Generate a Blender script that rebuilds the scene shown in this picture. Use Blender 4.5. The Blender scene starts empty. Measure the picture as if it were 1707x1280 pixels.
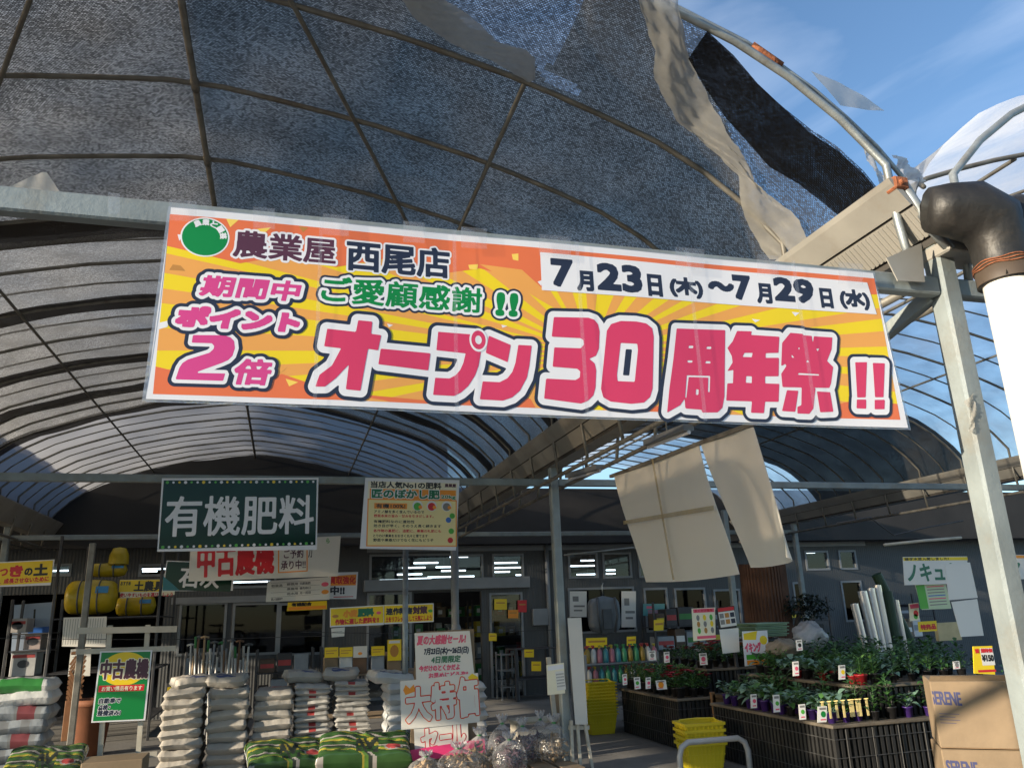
import bpy, math, random
import numpy as np
from mathutils import Vector, Matrix
R = math.radians
S = bpy.context.scene
COL = S.collection
rnd = random.Random(7)
W, H = 1707, 1280

# ------------------------------------------------------------------ camera
F = 1314.2
_y, _p, _r = R(16.18), R(16.28), R(-2.07)
CAMP = Vector((0, 0, 1.6))
fw = Vector((math.sin(_y)*math.cos(_p), math.cos(_y)*math.cos(_p), math.sin(_p)))
rt0 = Vector((math.cos(_y), -math.sin(_y), 0)); up0 = rt0.cross(fw)
RT = rt0*math.cos(_r)+up0*math.sin(_r); UP = -rt0*math.sin(_r)+up0*math.cos(_r)
cd = bpy.data.cameras.new('camera'); cam = bpy.data.objects.new('camera', cd); COL.objects.link(cam)
cd.sensor_width = 36; cd.lens = F/W*36; cd.clip_end = 2000; cd.clip_start = .05
cam.matrix_world = Matrix(((RT.x, UP.x, -fw.x, CAMP.x), (RT.y, UP.y, -fw.y, CAMP.y), (RT.z, UP.z, -fw.z, CAMP.z), (0, 0, 0, 1)))
S.camera = cam

# ------------------------------------------------------------------ light
SUN = Vector((-.90, -.225, .185)).normalized()      # towards the sun
wd = bpy.data.worlds.new('World'); S.world = wd; wd.use_nodes = True
nt = wd.node_tree; bg = nt.nodes['Background']
sky = nt.nodes.new('ShaderNodeTexSky'); sky.sky_type = 'NISHITA'; sky.sun_disc = False
sky.sun_elevation = math.asin(SUN.z); sky.sun_rotation = math.atan2(SUN.x, SUN.y)
sky.air_density = 1.0; sky.dust_density = .25; sky.ozone_density = 3.0
# thin high cloud streaks
tc = nt.nodes.new('ShaderNodeTexCoord'); mp = nt.nodes.new('ShaderNodeMapping'); mp.inputs['Scale'].default_value = (2.2, 1.0, 5.0)
mp.inputs['Rotation'].default_value = (0, R(25), R(30))
nz = nt.nodes.new('ShaderNodeTexNoise'); nz.inputs['Scale'].default_value = 1.6; nz.inputs['Detail'].default_value = 7; nz.inputs['Distortion'].default_value = .6
rp = nt.nodes.new('ShaderNodeValToRGB'); rp.color_ramp.elements[0].position = .52; rp.color_ramp.elements[1].position = .95
rp.color_ramp.elements[1].color = (.30, .30, .30, 1)
mx = nt.nodes.new('ShaderNodeMixRGB'); mx.inputs[2].default_value = (6.5, 6.9, 7.6, 1)
L = nt.links.new
L(tc.outputs['Generated'], mp.inputs['Vector']); L(mp.outputs[0], nz.inputs['Vector']); L(nz.outputs['Fac'], rp.inputs[0])
L(rp.outputs[0], mx.inputs[0]); L(sky.outputs[0], mx.inputs[1]); L(mx.outputs[0], bg.inputs[0])
bg.inputs[1].default_value = .14
sl = bpy.data.lights.new('sun', 'SUN'); so = bpy.data.objects.new('sun', sl); COL.objects.link(so)
sl.energy = 5.0; sl.angle = R(.5); sl.color = (1, .86, .66)
so.rotation_euler = SUN.to_track_quat('Z', 'Y').to_euler()
S.view_settings.view_transform = 'Standard'; S.view_settings.look = 'None'; S.view_settings.gamma = 1
S.view_settings.exposure = .90
cy = S.cycles
cy.max_bounces = 7; cy.diffuse_bounces = 4; cy.glossy_bounces = 3; cy.transmission_bounces = 4; cy.transparent_max_bounces = 14
cy.use_denoising = True; cy.sample_clamp_indirect = 6; cy.caustics_reflective = False; cy.caustics_refractive = False

# ------------------------------------------------------------------ picture ray helpers (measure real places from the photograph)
def ray(x, y): return fw+RT*((x-W/2)/F)-UP*((y-H/2)/F)
def at(x, y, Y=None, X=None, Z=None):
    d = ray(x, y)
    t = (Y-CAMP.y)/d.y if Y is not None else (X-CAMP.x)/d.x if X is not None else (Z-CAMP.z)/d.z
    return CAMP+d*t
def proj(P):
    d = Vector(P)-CAMP; z = d.dot(fw)
    return (W/2+F*d.dot(RT)/z, H/2-F*d.dot(UP)/z) if z > .05 else (-9999, -9999)

# ------------------------------------------------------------------ materials
MATS = {}
def nodes_of(name):
    m = bpy.data.materials.new(name); m.use_nodes = True
    return m, m.node_tree, m.node_tree.nodes['Principled BSDF']
def srgb(r, g, b):
    f = lambda c: c/12.92 if c <= .04045 else ((c+.055)/1.055)**2.4
    return (f(r/255), f(g/255), f(b/255))
def mat(name, col, rough=.6, metal=0, var=.15, scale=6, bump=0, bscale=40, spec=.5, stain=None, stain_amt=.0, sss=0):
    """principled material whose colour wanders a little with object-space noise, optional stains and bump"""
    if name in MATS: return MATS[name]
    m, t, b = nodes_of(name); N = t.nodes.new; K = t.links.new
    co = N('ShaderNodeTexCoord')
    n = N('ShaderNodeTexNoise'); n.inputs['Scale'].default_value = scale; n.inputs['Detail'].default_value = 5
    K(co.outputs['Object'], n.inputs['Vector'])
    r = N('ShaderNodeValToRGB')
    r.color_ramp.elements[0].position = .3; r.color_ramp.elements[1].position = .7
    r.color_ramp.elements[0].color = (*[max(0, c*(1-var)) for c in col], 1)
    r.color_ramp.elements[1].color = (*[min(1, c*(1+var)) for c in col], 1)
    K(n.outputs['Fac'], r.inputs[0]); out = r.outputs[0]
    if stain:
        n2 = N('ShaderNodeTexNoise'); n2.inputs['Scale'].default_value = scale*.7; n2.inputs['Detail'].default_value = 8; n2.inputs['Roughness'].default_value = .7
        K(co.outputs['Object'], n2.inputs['Vector'])
        r2 = N('ShaderNodeValToRGB'); r2.color_ramp.elements[0].position = .5; r2.color_ramp.elements[1].position = .68
        r2.color_ramp.elements[1].color = (stain_amt,)*3+(1,)
        K(n2.outputs['Fac'], r2.inputs[0])
        x = N('ShaderNodeMixRGB'); x.inputs[2].default_value = (*stain, 1); K(r2.outputs[0], x.inputs[0]); K(out, x.inputs[1]); out = x.outputs[0]
    K(out, b.inputs['Base Color'])
    b.inputs['Roughness'].default_value = rough; b.inputs['Metallic'].default_value = metal
    b.inputs['Specular IOR Level'].default_value = spec
    if bump:
        n3 = N('ShaderNodeTexNoise'); n3.inputs['Scale'].default_value = bscale; n3.inputs['Detail'].default_value = 4
        K(co.outputs['Object'], n3.inputs['Vector'])
        bp = N('ShaderNodeBump'); bp.inputs['Strength'].default_value = bump; bp.inputs['Distance'].default_value = .02
        K(n3.outputs['Fac'], bp.inputs['Height']); K(bp.outputs[0], b.inputs['Normal'])
    MATS[name] = m
    return m
def ink(name, r, g, b, rough=.35):
    return mat('ink_'+name, srgb(r, g, b), rough, var=.03, scale=3)
def lamp_mat(name, col, strength):
    if name in MATS: return MATS[name]
    m, t, b = nodes_of(name)
    b.inputs['Base Color'].default_value = (.8, .8, .8, 1)
    b.inputs['Emission Color'].default_value = (*col, 1); b.inputs['Emission Strength'].default_value = strength
    MATS[name] = m; return m
def film_mat(name, col, clear=.4, gloss=.12, trans=.7, rough=.25, scale=3, wander=.2, tint=(1, 1, 1)):
    """plastic film: partly clear, partly milky"""
    if name in MATS: return MATS[name]
    m = bpy.data.materials.new(name); m.use_nodes = True; t = m.node_tree; t.nodes.clear(); N = t.nodes.new; K = t.links.new
    o = N('ShaderNodeOutputMaterial'); tr = N('ShaderNodeBsdfTransparent'); tl = N('ShaderNodeBsdfTranslucent'); df = N('ShaderNodeBsdfDiffuse'); gl = N('ShaderNodeBsdfGlossy')
    tr.inputs[0].default_value = (*tint, 1); tl.inputs[0].default_value = (*col, 1); df.inputs[0].default_value = (*col, 1); gl.inputs['Roughness'].default_value = rough
    a = N('ShaderNodeMixShader'); a.inputs[0].default_value = 1-trans; K(tl.outputs[0], a.inputs[1]); K(df.outputs[0], a.inputs[2])
    co = N('ShaderNodeTexCoord'); n = N('ShaderNodeTexNoise'); n.inputs['Scale'].default_value = scale; n.inputs['Detail'].default_value = 6; n.inputs['Roughness'].default_value = .65
    K(co.outputs['Object'], n.inputs['Vector'])
    mr = N('ShaderNodeMapRange'); mr.inputs[1].default_value = .3; mr.inputs[2].default_value = .7
    mr.inputs[3].default_value = max(0, 1-clear-wander); mr.inputs[4].default_value = min(1, 1-clear+wander)
    K(n.outputs['Fac'], mr.inputs[0])
    b = N('ShaderNodeMixShader'); K(mr.outputs[0], b.inputs[0]); K(tr.outputs[0], b.inputs[1]); K(a.outputs[0], b.inputs[2])
    bp = N('ShaderNodeBump'); bp.inputs['Strength'].default_value = .25; bp.inputs['Distance'].default_value = .05
    n2 = N('ShaderNodeTexNoise'); n2.inputs['Scale'].default_value = scale*4; K(co.outputs['Object'], n2.inputs['Vector']); K(n2.outputs['Fac'], bp.inputs['Height']); K(bp.outputs[0], gl.inputs['Normal'])
    c = N('ShaderNodeMixShader'); c.inputs[0].default_value = gloss; K(b.outputs[0], c.inputs[1]); K(gl.outputs[0], c.inputs[2])
    K(c.outputs[0], o.inputs[0]); MATS[name] = m; return m
def glass_mat(name, tint=(.9, .95, .95), gloss=.12, clear=.85):
    if name in MATS: return MATS[name]
    m = bpy.data.materials.new(name); m.use_nodes = True; t = m.node_tree; t.nodes.clear(); N = t.nodes.new; K = t.links.new
    o = N('ShaderNodeOutputMaterial'); tr = N('ShaderNodeBsdfTransparent'); tr.inputs[0].default_value = (*tint, 1)
    gl = N('ShaderNodeBsdfGlossy'); gl.inputs['Roughness'].default_value = .03
    n = N('ShaderNodeTexNoise'); n.inputs['Scale'].default_value = .8
    bp = N('ShaderNodeBump'); bp.inputs['Strength'].default_value = .05; K(n.outputs['Fac'], bp.inputs['Height']); K(bp.outputs[0], gl.inputs['Normal'])
    c = N('ShaderNodeMixShader'); c.inputs[0].default_value = gloss; K(tr.outputs[0], c.inputs[1]); K(gl.outputs[0], c.inputs[2]); K(c.outputs[0], o.inputs[0])
    MATS[name] = m; return m
def net_mat(name, thread, period=.017, holes=.45, base_hole=.05, lift=.5):
    """knitted shade net in metres of UV: every stitch is a small gap of its own openness"""
    if name in MATS: return MATS[name]
    m = bpy.data.materials.new(name); m.use_nodes = True; t = m.node_tree; t.nodes.clear(); N = t.nodes.new; K = t.links.new
    o = N('ShaderNodeOutputMaterial'); uv = N('ShaderNodeTexCoord'); mp = N('ShaderNodeMapping'); mp.inputs['Scale'].default_value = (1/period,)*3
    K(uv.outputs['UV'], mp.inputs['Vector'])
    dn = N('ShaderNodeTexNoise'); dn.inputs['Scale'].default_value = .35; K(mp.outputs[0], dn.inputs['Vector'])
    ad = N('ShaderNodeMixRGB'); ad.blend_type = 'ADD'; ad.inputs[0].default_value = .6; K(mp.outputs[0], ad.inputs[1]); K(dn.outputs['Color'], ad.inputs[2])
    br = N('ShaderNodeTexBrick'); br.inputs['Scale'].default_value = 1; br.inputs['Brick Width'].default_value = 1.0; br.inputs['Row Height'].default_value = .62
    br.inputs['Mortar Size'].default_value = .16; br.inputs['Mortar Smooth'].default_value = .6
    br.inputs['Color1'].default_value = (.22, .22, .22, 1); br.inputs['Color2'].default_value = (1, 1, 1, 1); br.inputs['Mortar'].default_value = (0, 0, 0, 1)
    K(ad.outputs[0], br.inputs['Vector'])
    wn = N('ShaderNodeTexNoise'); wn.inputs['Scale'].default_value = .04; wn.inputs['Detail'].default_value = 4; K(mp.outputs[0], wn.inputs['Vector'])
    mr = N('ShaderNodeMapRange'); mr.inputs[1].default_value = .35; mr.inputs[2].default_value = .68; mr.inputs[3].default_value = holes*.72; mr.inputs[4].default_value = holes*1.2; K(wn.outputs['Fac'], mr.inputs[0])
    mu = N('ShaderNodeMath'); mu.operation = 'MULTIPLY_ADD'; K(br.outputs['Color'], mu.inputs[0]); K(mr.outputs[0], mu.inputs[1]); mu.inputs[2].default_value = base_hole
    tr = N('ShaderNodeBsdfTransparent'); df = N('ShaderNodeBsdfDiffuse'); tl = N('ShaderNodeBsdfTranslucent')
    df.inputs[0].default_value = (*thread, 1); tl.inputs[0].default_value = (*[c*lift for c in thread], 1)
    a = N('ShaderNodeAddShader'); K(df.outputs[0], a.inputs[0]); K(tl.outputs[0], a.inputs[1])
    c = N('ShaderNodeMixShader'); K(mu.outputs[0], c.inputs[0]); K(a.outputs[0], c.inputs[1]); K(tr.outputs[0], c.inputs[2]); K(c.outputs[0], o.inputs[0])
    MATS[name] = m; return m

# ------------------------------------------------------------------ mesh helpers
class MB:
    def __init__(s): s.v = []; s.f = []; s.m = []; s.uv = None
    def add(s, vs, fs, mi=0):
        o = len(s.v); s.v += [tuple(v) for v in vs]; s.f += [tuple(i+o for i in f) for f in fs]; s.m += [mi]*len(fs)
    def poly(s, pts, mi=0): s.add(pts, [tuple(range(len(pts)))], mi)
    def box(s, a, b, mi=0):
        x0, y0, z0 = a; x1, y1, z1 = b
        s.add([(x0, y0, z0), (x1, y0, z0), (x1, y1, z0), (x0, y1, z0), (x0, y0, z1), (x1, y0, z1), (x1, y1, z1), (x0, y1, z1)],
              [(0, 3, 2, 1), (4, 5, 6, 7), (0, 1, 5, 4), (1, 2, 6, 5), (2, 3, 7, 6), (3, 0, 4, 7)], mi)
    def bbox(s, a, b, c=.006, mi=0):
        """box with chamfered edges"""
        a = Vector(a); b = Vector(b); ctr = (a+b)/2; h = (b-a)/2; c = min(c, min(h)*.45)
        idx = {}; vs = []
        for sx in (-1, 1):
            for sy in (-1, 1):
                for sz in (-1, 1):
                    for k in range(3):
                        p = [sx*h.x, sy*h.y, sz*h.z]
                        for j in range(3):
                            if j != k: p[j] -= (sx, sy, sz)[j]*c
                        idx[(sx, sy, sz, k)] = len(vs); vs.append(ctr+Vector(p))
        fs = []
        for k in range(3):
            i, j = (k+1) % 3, (k+2) % 3
            for sg in (-1, 1):
                q = []
                for (p, r) in ((-1, -1), (1, -1), (1, 1), (-1, 1)):
                    t = [0, 0, 0]; t[k] = sg; t[i] = p; t[j] = r; q.append(idx[(*t, k)])
                fs.append(tuple(q if sg > 0 else q[::-1]))
            for p in (-1, 1):
                for r in (-1, 1):
                    q = []
                    for (sg, kk) in ((-1, i), (-1, j), (1, j), (1, i)):
                        t = [0, 0, 0]; t[k] = sg; t[i] = p; t[j] = r; q.append(idx[(*t, kk)])
                    fs.append(tuple(q))
        for sx in (-1, 1):
            for sy in (-1, 1):
                for sz in (-1, 1): fs.append(tuple(idx[(sx, sy, sz, k)] for k in range(3)))
        s.add(vs, fs, mi)
    def tube(s, path, r, n=8, mi=0, caps=True):
        path = [Vector(p) for p in path]; k = len(path); rs = r if isinstance(r, (list, tuple)) else [r]*k
        vs = []; fs = []; u = None
        for i, p in enumerate(path):
            t = (path[min(i+1, k-1)]-path[max(i-1, 0)]).normalized()
            if u is None:
                u = t.cross(Vector((0, 0, 1)) if abs(t.z) < .9 else Vector((1, 0, 0))).normalized()
            else: u = (u-t*u.dot(t)).normalized()
            w = t.cross(u)
            for j in range(n):
                a = 2*math.pi*j/n; vs.append(p+(u*math.cos(a)+w*math.sin(a))*rs[i])
        for i in range(k-1):
            for j in range(n):
                fs.append((i*n+j, i*n+(j+1) % n, (i+1)*n+(j+1) % n, (i+1)*n+j))
        if caps: fs += [tuple(range(n))[::-1], tuple((k-1)*n+j for j in range(n))]
        s.add(vs, fs, mi)
    def bar(s, a, b, w, h, mi=0, upv=(0, 0, 1)):
        """rectangular bar from a to b"""
        a = Vector(a); b = Vector(b); t = (b-a).normalized(); u = Vector(upv); u = (u-t*u.dot(t)).normalized(); x = t.cross(u)
        vs = []
        for p in (a, b):
            for (i, j) in ((-1, -1), (1, -1), (1, 1), (-1, 1)): vs.append(p+x*(i*w/2)+u*(j*h/2))
        s.add(vs, [(0, 1, 2, 3)[::-1], (4, 5, 6, 7), (0, 1, 5, 4), (1, 2, 6, 5), (2, 3, 7, 6), (3, 0, 4, 7)], mi)
    def lathe(s, prof, n=16, c=(0, 0, 0), mi=0):
        vs = []; fs = []; k = len(prof)
        for (r, z) in prof:
            for j in range(n):
                a = 2*math.pi*j/n; vs.append((c[0]+r*math.cos(a), c[1]+r*math.sin(a), c[2]+z))
        for i in range(k-1):
            for j in range(n): fs.append((i*n+j, i*n+(j+1) % n, (i+1)*n+(j+1) % n, (i+1)*n+j))
        s.add(vs, fs, mi)
    def grid(s, P, mi=0, keep=None):
        """P: array of rows of points"""
        nr, nc = len(P), len(P[0]); vs = [p for r in P for p in r]; fs = []
        for i in range(nr-1):
            for j in range(nc-1):
                if keep is None or keep(i, j): fs.append((i*nc+j, i*nc+j+1, (i+1)*nc+j+1, (i+1)*nc+j))
        s.add(vs, fs, mi)
    def extrude(s, prof, y0, y1, mi=0):
        """closed xz profile swept along Y"""
        n = len(prof); vs = [(x, y0, z) for x, z in prof]+[(x, y1, z) for x, z in prof]
        s.add(vs, [(i, (i+1) % n, n+(i+1) % n, n+i) for i in range(n)]+[tuple(range(n))[::-1], tuple(range(n, 2*n))], mi)
    def mesh(s, name, mats, smooth=False):
        used = np.zeros(len(s.v), bool); used[[i for f in s.f for i in f]] = True
        if not used.all():
            new = np.cumsum(used)-1; s.f = [tuple(int(new[i]) for i in f) for f in s.f]; s.v = [v for v, k in zip(s.v, used) if k]
            if s.uv is not None: s.uv = [v for v, k in zip(s.uv, used) if k]
        me = bpy.data.meshes.new(name); me.from_pydata(s.v, [], s.f)
        for m in (mats if isinstance(mats, (list, tuple)) else [mats]): me.materials.append(m)
        me.polygons.foreach_set('material_index', s.m)
        if smooth: me.polygons.foreach_set('use_smooth', [True]*len(s.f))
        if s.uv is not None:
            l = me.uv_layers.new(name='UVMap'); vi = np.zeros(len(me.loops), int); me.loops.foreach_get('vertex_index', vi)
            l.data.foreach_set('uv', np.asarray(s.uv, float)[vi].ravel())
        me.update(); return me
    def build(s, name, mats, parent=None, smooth=False, world=True):
        """link as one mesh object; with world=True the vertices are given in the root's unrotated world frame"""
        if parent is not None and world:
            o = parent; off = Vector((0, 0, 0))
            while o is not None: off += o.location; o = o.parent
            s.v = [(x-off.x, y-off.y, z-off.z) for x, y, z in s.v]
        ob = bpy.data.objects.new(name, s.mesh(name, mats, smooth)); COL.objects.link(ob)
        if parent is not None: ob.parent = parent
        return ob
def tag(o, label, cat, group=None, kind=None):
    if label: o['label'] = label
    if cat: o['category'] = cat
    if group: o['group'] = group
    if kind: o['kind'] = kind
    return o
def thing(name, label, cat, loc=(0, 0, 0), group=None, rz=0):
    o = bpy.data.objects.new(name, None); COL.objects.link(o); o.location = loc; o.rotation_euler = (0, 0, rz); o.empty_display_size = .1
    return tag(o, label, cat, group)
def single(mb, name, mats, label, cat, loc=None, group=None, smooth=False, kind=None):
    """a thing that is one mesh; vertices in world space, origin moved to its base"""
    if loc is None:
        a = np.array(mb.v); loc = Vector((a[:, 0].mean(), a[:, 1].mean(), a[:, 2].min()))
    loc = Vector(loc); mb.v = [(x-loc.x, y-loc.y, z-loc.z) for x, y, z in mb.v]
    ob = mb.build(name, mats, None, smooth); ob.location = loc
    return tag(ob, label, cat, group, kind)
def copy_tree(o, parent=None):
    c = o.copy(); COL.objects.link(c)
    if parent is not None: c.parent = parent
    for ch in list(o.children): copy_tree(ch, c)
    return c

# ------------------------------------------------------------------ lettering: glyph outlines -> distance field -> outlined letter shapes
_seg_cache = {}
def glyph_segs(text):
    if text in _seg_cache: return _seg_cache[text]
    cu = bpy.data.curves.new('glyphs', 'FONT'); cu.body = text; cu.size = 1; cu.resolution_u = 3
    ob = bpy.data.objects.new('glyphs', cu); COL.objects.link(ob)
    dg = bpy.context.evaluated_depsgraph_get(); ev = ob.evaluated_get(dg); me = ev.to_mesh()
    v = np.zeros(len(me.vertices)*3); me.vertices.foreach_get('co', v); v = v.reshape(-1, 3)[:, :2]
    cnt = {}
    for p in me.polygons:
        q = list(p.vertices)
        for a, b in zip(q, q[1:]+q[:1]):
            k = (a, b) if a < b else (b, a); cnt[k] = cnt.get(k, 0)+1
    e = np.array([k for k, c in cnt.items() if c == 1], int).reshape(-1, 2)
    segs = np.concatenate([v[e[:, 0]], v[e[:, 1]]], 1) if len(e) else np.zeros((0, 4))
    ev.to_mesh_clear(); bpy.data.objects.remove(ob); bpy.data.curves.remove(cu)
    _seg_cache[text] = segs; return segs
def letters(text, x, y, w, h, grows, res=30, shear=0, square=True, segs=None):
    """text fitted into the box whose lower left corner is (x, y); one list of polygons per grow distance (metres)"""
    sg = glyph_segs(text).copy() if segs is None else segs
    if not len(sg): return [[] for g in grows]
    lo = np.minimum(sg[:, :2].min(0), sg[:, 2:].min(0)); hi = np.maximum(sg[:, :2].max(0), sg[:, 2:].max(0)); d = np.maximum(hi-lo, 1e-6)
    for k in (0, 2) if segs is None else ():
        sg[:, k] = (sg[:, k]-lo[0])/d[0]*w; sg[:, k+1] = (sg[:, k+1]-lo[1])/d[1]*h
        sg[:, k] += shear*(sg[:, k+1]-h/2)
    if segs is None: sg[:, 0::2] += x; sg[:, 1::2] += y
    hh = h/res; pad = max(max(grows), 0)+2.5*hh
    x0 = sg[:, 0::2].min()-pad; y0 = sg[:, 1::2].min()-pad
    nx = int((sg[:, 0::2].max()+pad-x0)/hh)+2; ny = int((sg[:, 1::2].max()+pad-y0)/hh)+2
    D = np.full((ny, nx), 1e9); D6 = np.full((ny, nx), 1e9); par = np.zeros((ny, nx+1), int); cx = x0+np.arange(nx)*hh; cyy = y0+np.arange(ny)*hh
    for ax, ay, bx, by in sg:
        i0 = max(0, int((min(ax, bx)-pad-x0)/hh)); i1 = min(nx, int((max(ax, bx)+pad-x0)/hh)+2)
        j0 = max(0, int((min(ay, by)-pad-y0)/hh)); j1 = min(ny, int((max(ay, by)+pad-y0)/hh)+2)
        px = cx[None, i0:i1]-ax; py = cyy[j0:j1, None]-ay; ex, ey = bx-ax, by-ay; l2 = ex*ex+ey*ey+1e-18
        t = np.clip((px*ex+py*ey)/l2, 0, 1); qx = px-t*ex; qy = py-t*ey; dd = qx**2+qy**2; d6 = (np.abs(qx)**8+np.abs(qy)**8)**.25
        D6[j0:j1, i0:i1] = np.minimum(D6[j0:j1, i0:i1], d6)
        D[j0:j1, i0:i1] = np.minimum(D[j0:j1, i0:i1], dd)
        if ay != by:
            ylo, yhi = min(ay, by), max(ay, by); ja = int(math.ceil((ylo-y0)/hh)); jb = int(math.ceil((yhi-y0)/hh))
            if jb > ja:
                jj = np.arange(ja, jb); xs = ax+(y0+jj*hh-ay)/(by-ay)*(bx-ax); ii = np.ceil((xs-x0)/hh).astype(int).clip(0, nx)
                np.add.at(par, (jj, ii), 1)
    inside = (np.cumsum(par, 1)[:, :nx] % 2) == 1
    D = np.sqrt(D); D[inside] *= -1; D6 = np.sqrt(D6); D6[inside] *= -1
    return [marching(g-(D6 if g == min(grows) and square else D), x0, y0, hh) for g in grows]
_MS = {1: 'a b d'.split(), 2: 0}
def marching(G, x0, y0, h):
    """filled marching squares; returns list of polygons (lists of 2d points)"""
    out = []
    I = G > 0
    A, B, C, D_ = I[:-1, :-1], I[:-1, 1:], I[1:, 1:], I[1:, :-1]
    code = A*1+B*2+C*4+D_*8
    full = code == 15
    for j in range(full.shape[0]):
        r = full[j]
        if not r.any(): continue
        e = np.flatnonzero(np.diff(np.concatenate([[0], r.astype(int), [0]])))
        for a, b in zip(e[0::2], e[1::2]):
            out.append([(x0+a*h, y0+j*h), (x0+b*h, y0+j*h), (x0+b*h, y0+(j+1)*h), (x0+a*h, y0+(j+1)*h)])
    js, is_ = np.nonzero((code > 0) & (code < 15))
    for j, i in zip(js, is_):
        g = (G[j, i], G[j, i+1], G[j+1, i+1], G[j+1, i]); cs = ((0, 0), (1, 0), (1, 1), (0, 1)); p = []
        for k in range(4):
            a, b = g[k], g[(k+1) % 4]; ca, cb = cs[k], cs[(k+1) % 4]
            if a > 0: p.append((x0+(i+ca[0])*h, y0+(j+ca[1])*h))
            if (a > 0) != (b > 0):
                t = a/(a-b); p.append((x0+(i+ca[0]+(cb[0]-ca[0])*t)*h, y0+(j+ca[1]+(cb[1]-ca[1])*t)*h))
        if len(p) > 2: out.append(p)
    return out
def clip_poly(p, x0, y0, x1, y1):
    for k, s, v in ((0, 1, x0), (0, -1, x1), (1, 1, y0), (1, -1, y1)):
        q = []
        for a, b in zip(p, p[1:]+p[:1]):
            ia, ib = s*(a[k]-v) >= 0, s*(b[k]-v) >= 0
            if ia: q.append(a)
            if ia != ib:
                t = (v-a[k])/(b[k]-a[k]); q.append((a[0]+(b[0]-a[0])*t, a[1]+(b[1]-a[1])*t))
        p = q
        if not p: return []
    return p

class Sheet:
    """printed flat board or sheet standing in the plane Y (or X); layout measured on the photograph, built in metres.
    local frame: u along its top edge, v upwards, w towards the viewer"""
    def __init__(s, corners, Y=None, X=None, thick=.004, base=None):
        P = [at(x, y, Y=Y, X=X) for x, y in corners]     # TL TR BR BL
        s.o = P[0].copy(); s.U = (P[1]-P[0]).normalized(); n = s.U.cross(P[3]-P[0]).normalized()
        if n.dot(CAMP-P[0]) < 0: n = -n
        s.N = n; s.V = n.cross(s.U)
        if s.V.z < 0: s.V = -s.V
        s.q = [s.loc(p) for p in P]; s.mb = MB(); s.mats = []; s.thick = thick; s.lay = 0
        s.w = s.q[1][0]; s.h = -s.q[3][1]
        if base is not None:
            mi = s.mi(base); t = thick; q = s.q
            s.mb.add([(u, v, 0) for u, v in q]+[(u, v, -t) for u, v in q], [(0, 3, 2, 1), (4, 5, 6, 7), (0, 1, 5, 4), (1, 2, 6, 5), (2, 3, 7, 6), (3, 0, 4, 7)], mi)
    def loc(s, p): d = p-s.o; return (d.dot(s.U), d.dot(s.V))
    def uv(s, x, y):
        d = ray(x, y); t = (s.o-CAMP).dot(s.N)/d.dot(s.N); return s.loc(CAMP+d*t)
    def mi(s, m):
        if m not in s.mats: s.mats.append(m)
        return s.mats.index(m)
    def raw(s, polys, m, z):
        k = s.mi(m)
        for p in polys:
            if len(p) > 2: s.mb.add([(u, v, z) for u, v in p], [tuple(range(len(p)))], k)
    def pix(s, pts, m, z=.001): s.raw([[s.uv(*p) for p in pts]], m, z)
    def rect(s, u0, v0, u1, v1, m, z=.001):
        """fractions of the sheet, v from the top down"""
        f = lambda a, b: (a*s.w, -b*s.h)
        s.raw([[f(u0, v1), f(u1, v1), f(u1, v0), f(u0, v0)]], m, z)
    def disc(s, u, v, r, m, z=.001, n=24, ry=None):
        s.raw([[(u*s.w+r*math.cos(2*math.pi*k/n), -v*s.h+(ry or r)*math.sin(2*math.pi*k/n)) for k in range(n)]], m, z)
    def text(s, t, u0, v0, u1, v1, layers, res=26, shear=0, z=.002, dz=.0006):
        """layers: [(grow in metres, material)], widest first"""
        L_ = letters(t, u0*s.w, -v1*s.h, (u1-u0)*s.w, (v1-v0)*s.h, [g for g, m in layers], res, shear)
        for (g, m), p in zip(layers, L_): s.raw(p, m, z); z += dz
    def ptext(s, t, tl, br, layers, res=26, shear=0, z=.002, dz=.0006):
        a = s.uv(*tl); b = s.uv(*br)
        s.text(t, a[0]/s.w, -a[1]/s.h, b[0]/s.w, -b[1]/s.h, layers, res, shear, z, dz)
    def matrix(s):
        m = Matrix.Identity(4)
        for i in range(3): m[i][0] = s.U[i]; m[i][1] = s.V[i]; m[i][2] = s.N[i]; m[i][3] = s.o[i]
        return m
    def done(s, name, label, cat, group=None, parent=None, bend=None):
        if bend:
            nb = MB()      # cut wide pieces into strips so that they can follow the ripples
            for f, mi in zip(s.mb.f, s.mb.m):
                q = [s.mb.v[i] for i in f]; us = [v[0] for v in q]; z = q[0][2]
                if max(us)-min(us) > .07 and all(abs(v[2]-z) < 1e-7 for v in q) and z > -.02:
                    k0, k1 = math.floor(min(us)/.05), math.ceil(max(us)/.05)
                    for k in range(k0, k1):
                        a = clip_poly([(v[0], v[1]) for v in q], k*.05, -99, (k+1)*.05, 99)
                        vs = [v for v in (a or [])]
                        if len(vs) < 3: continue
                        lo, hi = min(v[1] for v in vs), max(v[1] for v in vs); m = max(1, math.ceil((hi-lo)/.08))
                        for j in range(m):
                            b = clip_poly(list(vs), -99, lo+(hi-lo)*j/m, 99, lo+(hi-lo)*(j+1)/m)
                            if len(b) > 2: nb.add([(x, y, z) for x, y in b], [tuple(range(len(b)))], mi)
                else: nb.add(q, [tuple(range(len(q)))], mi)
            s.mb = nb; s.mb.v = [bend(*v) for v in s.mb.v]
        ob = s.mb.build(name, s.mats); ob.matrix_world = s.matrix()
        if parent is not None:
            ob.parent = parent; ob.matrix_parent_inverse = Matrix.Translation(-parent.location)
        else: tag(ob, label, cat, group)
        return ob

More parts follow.
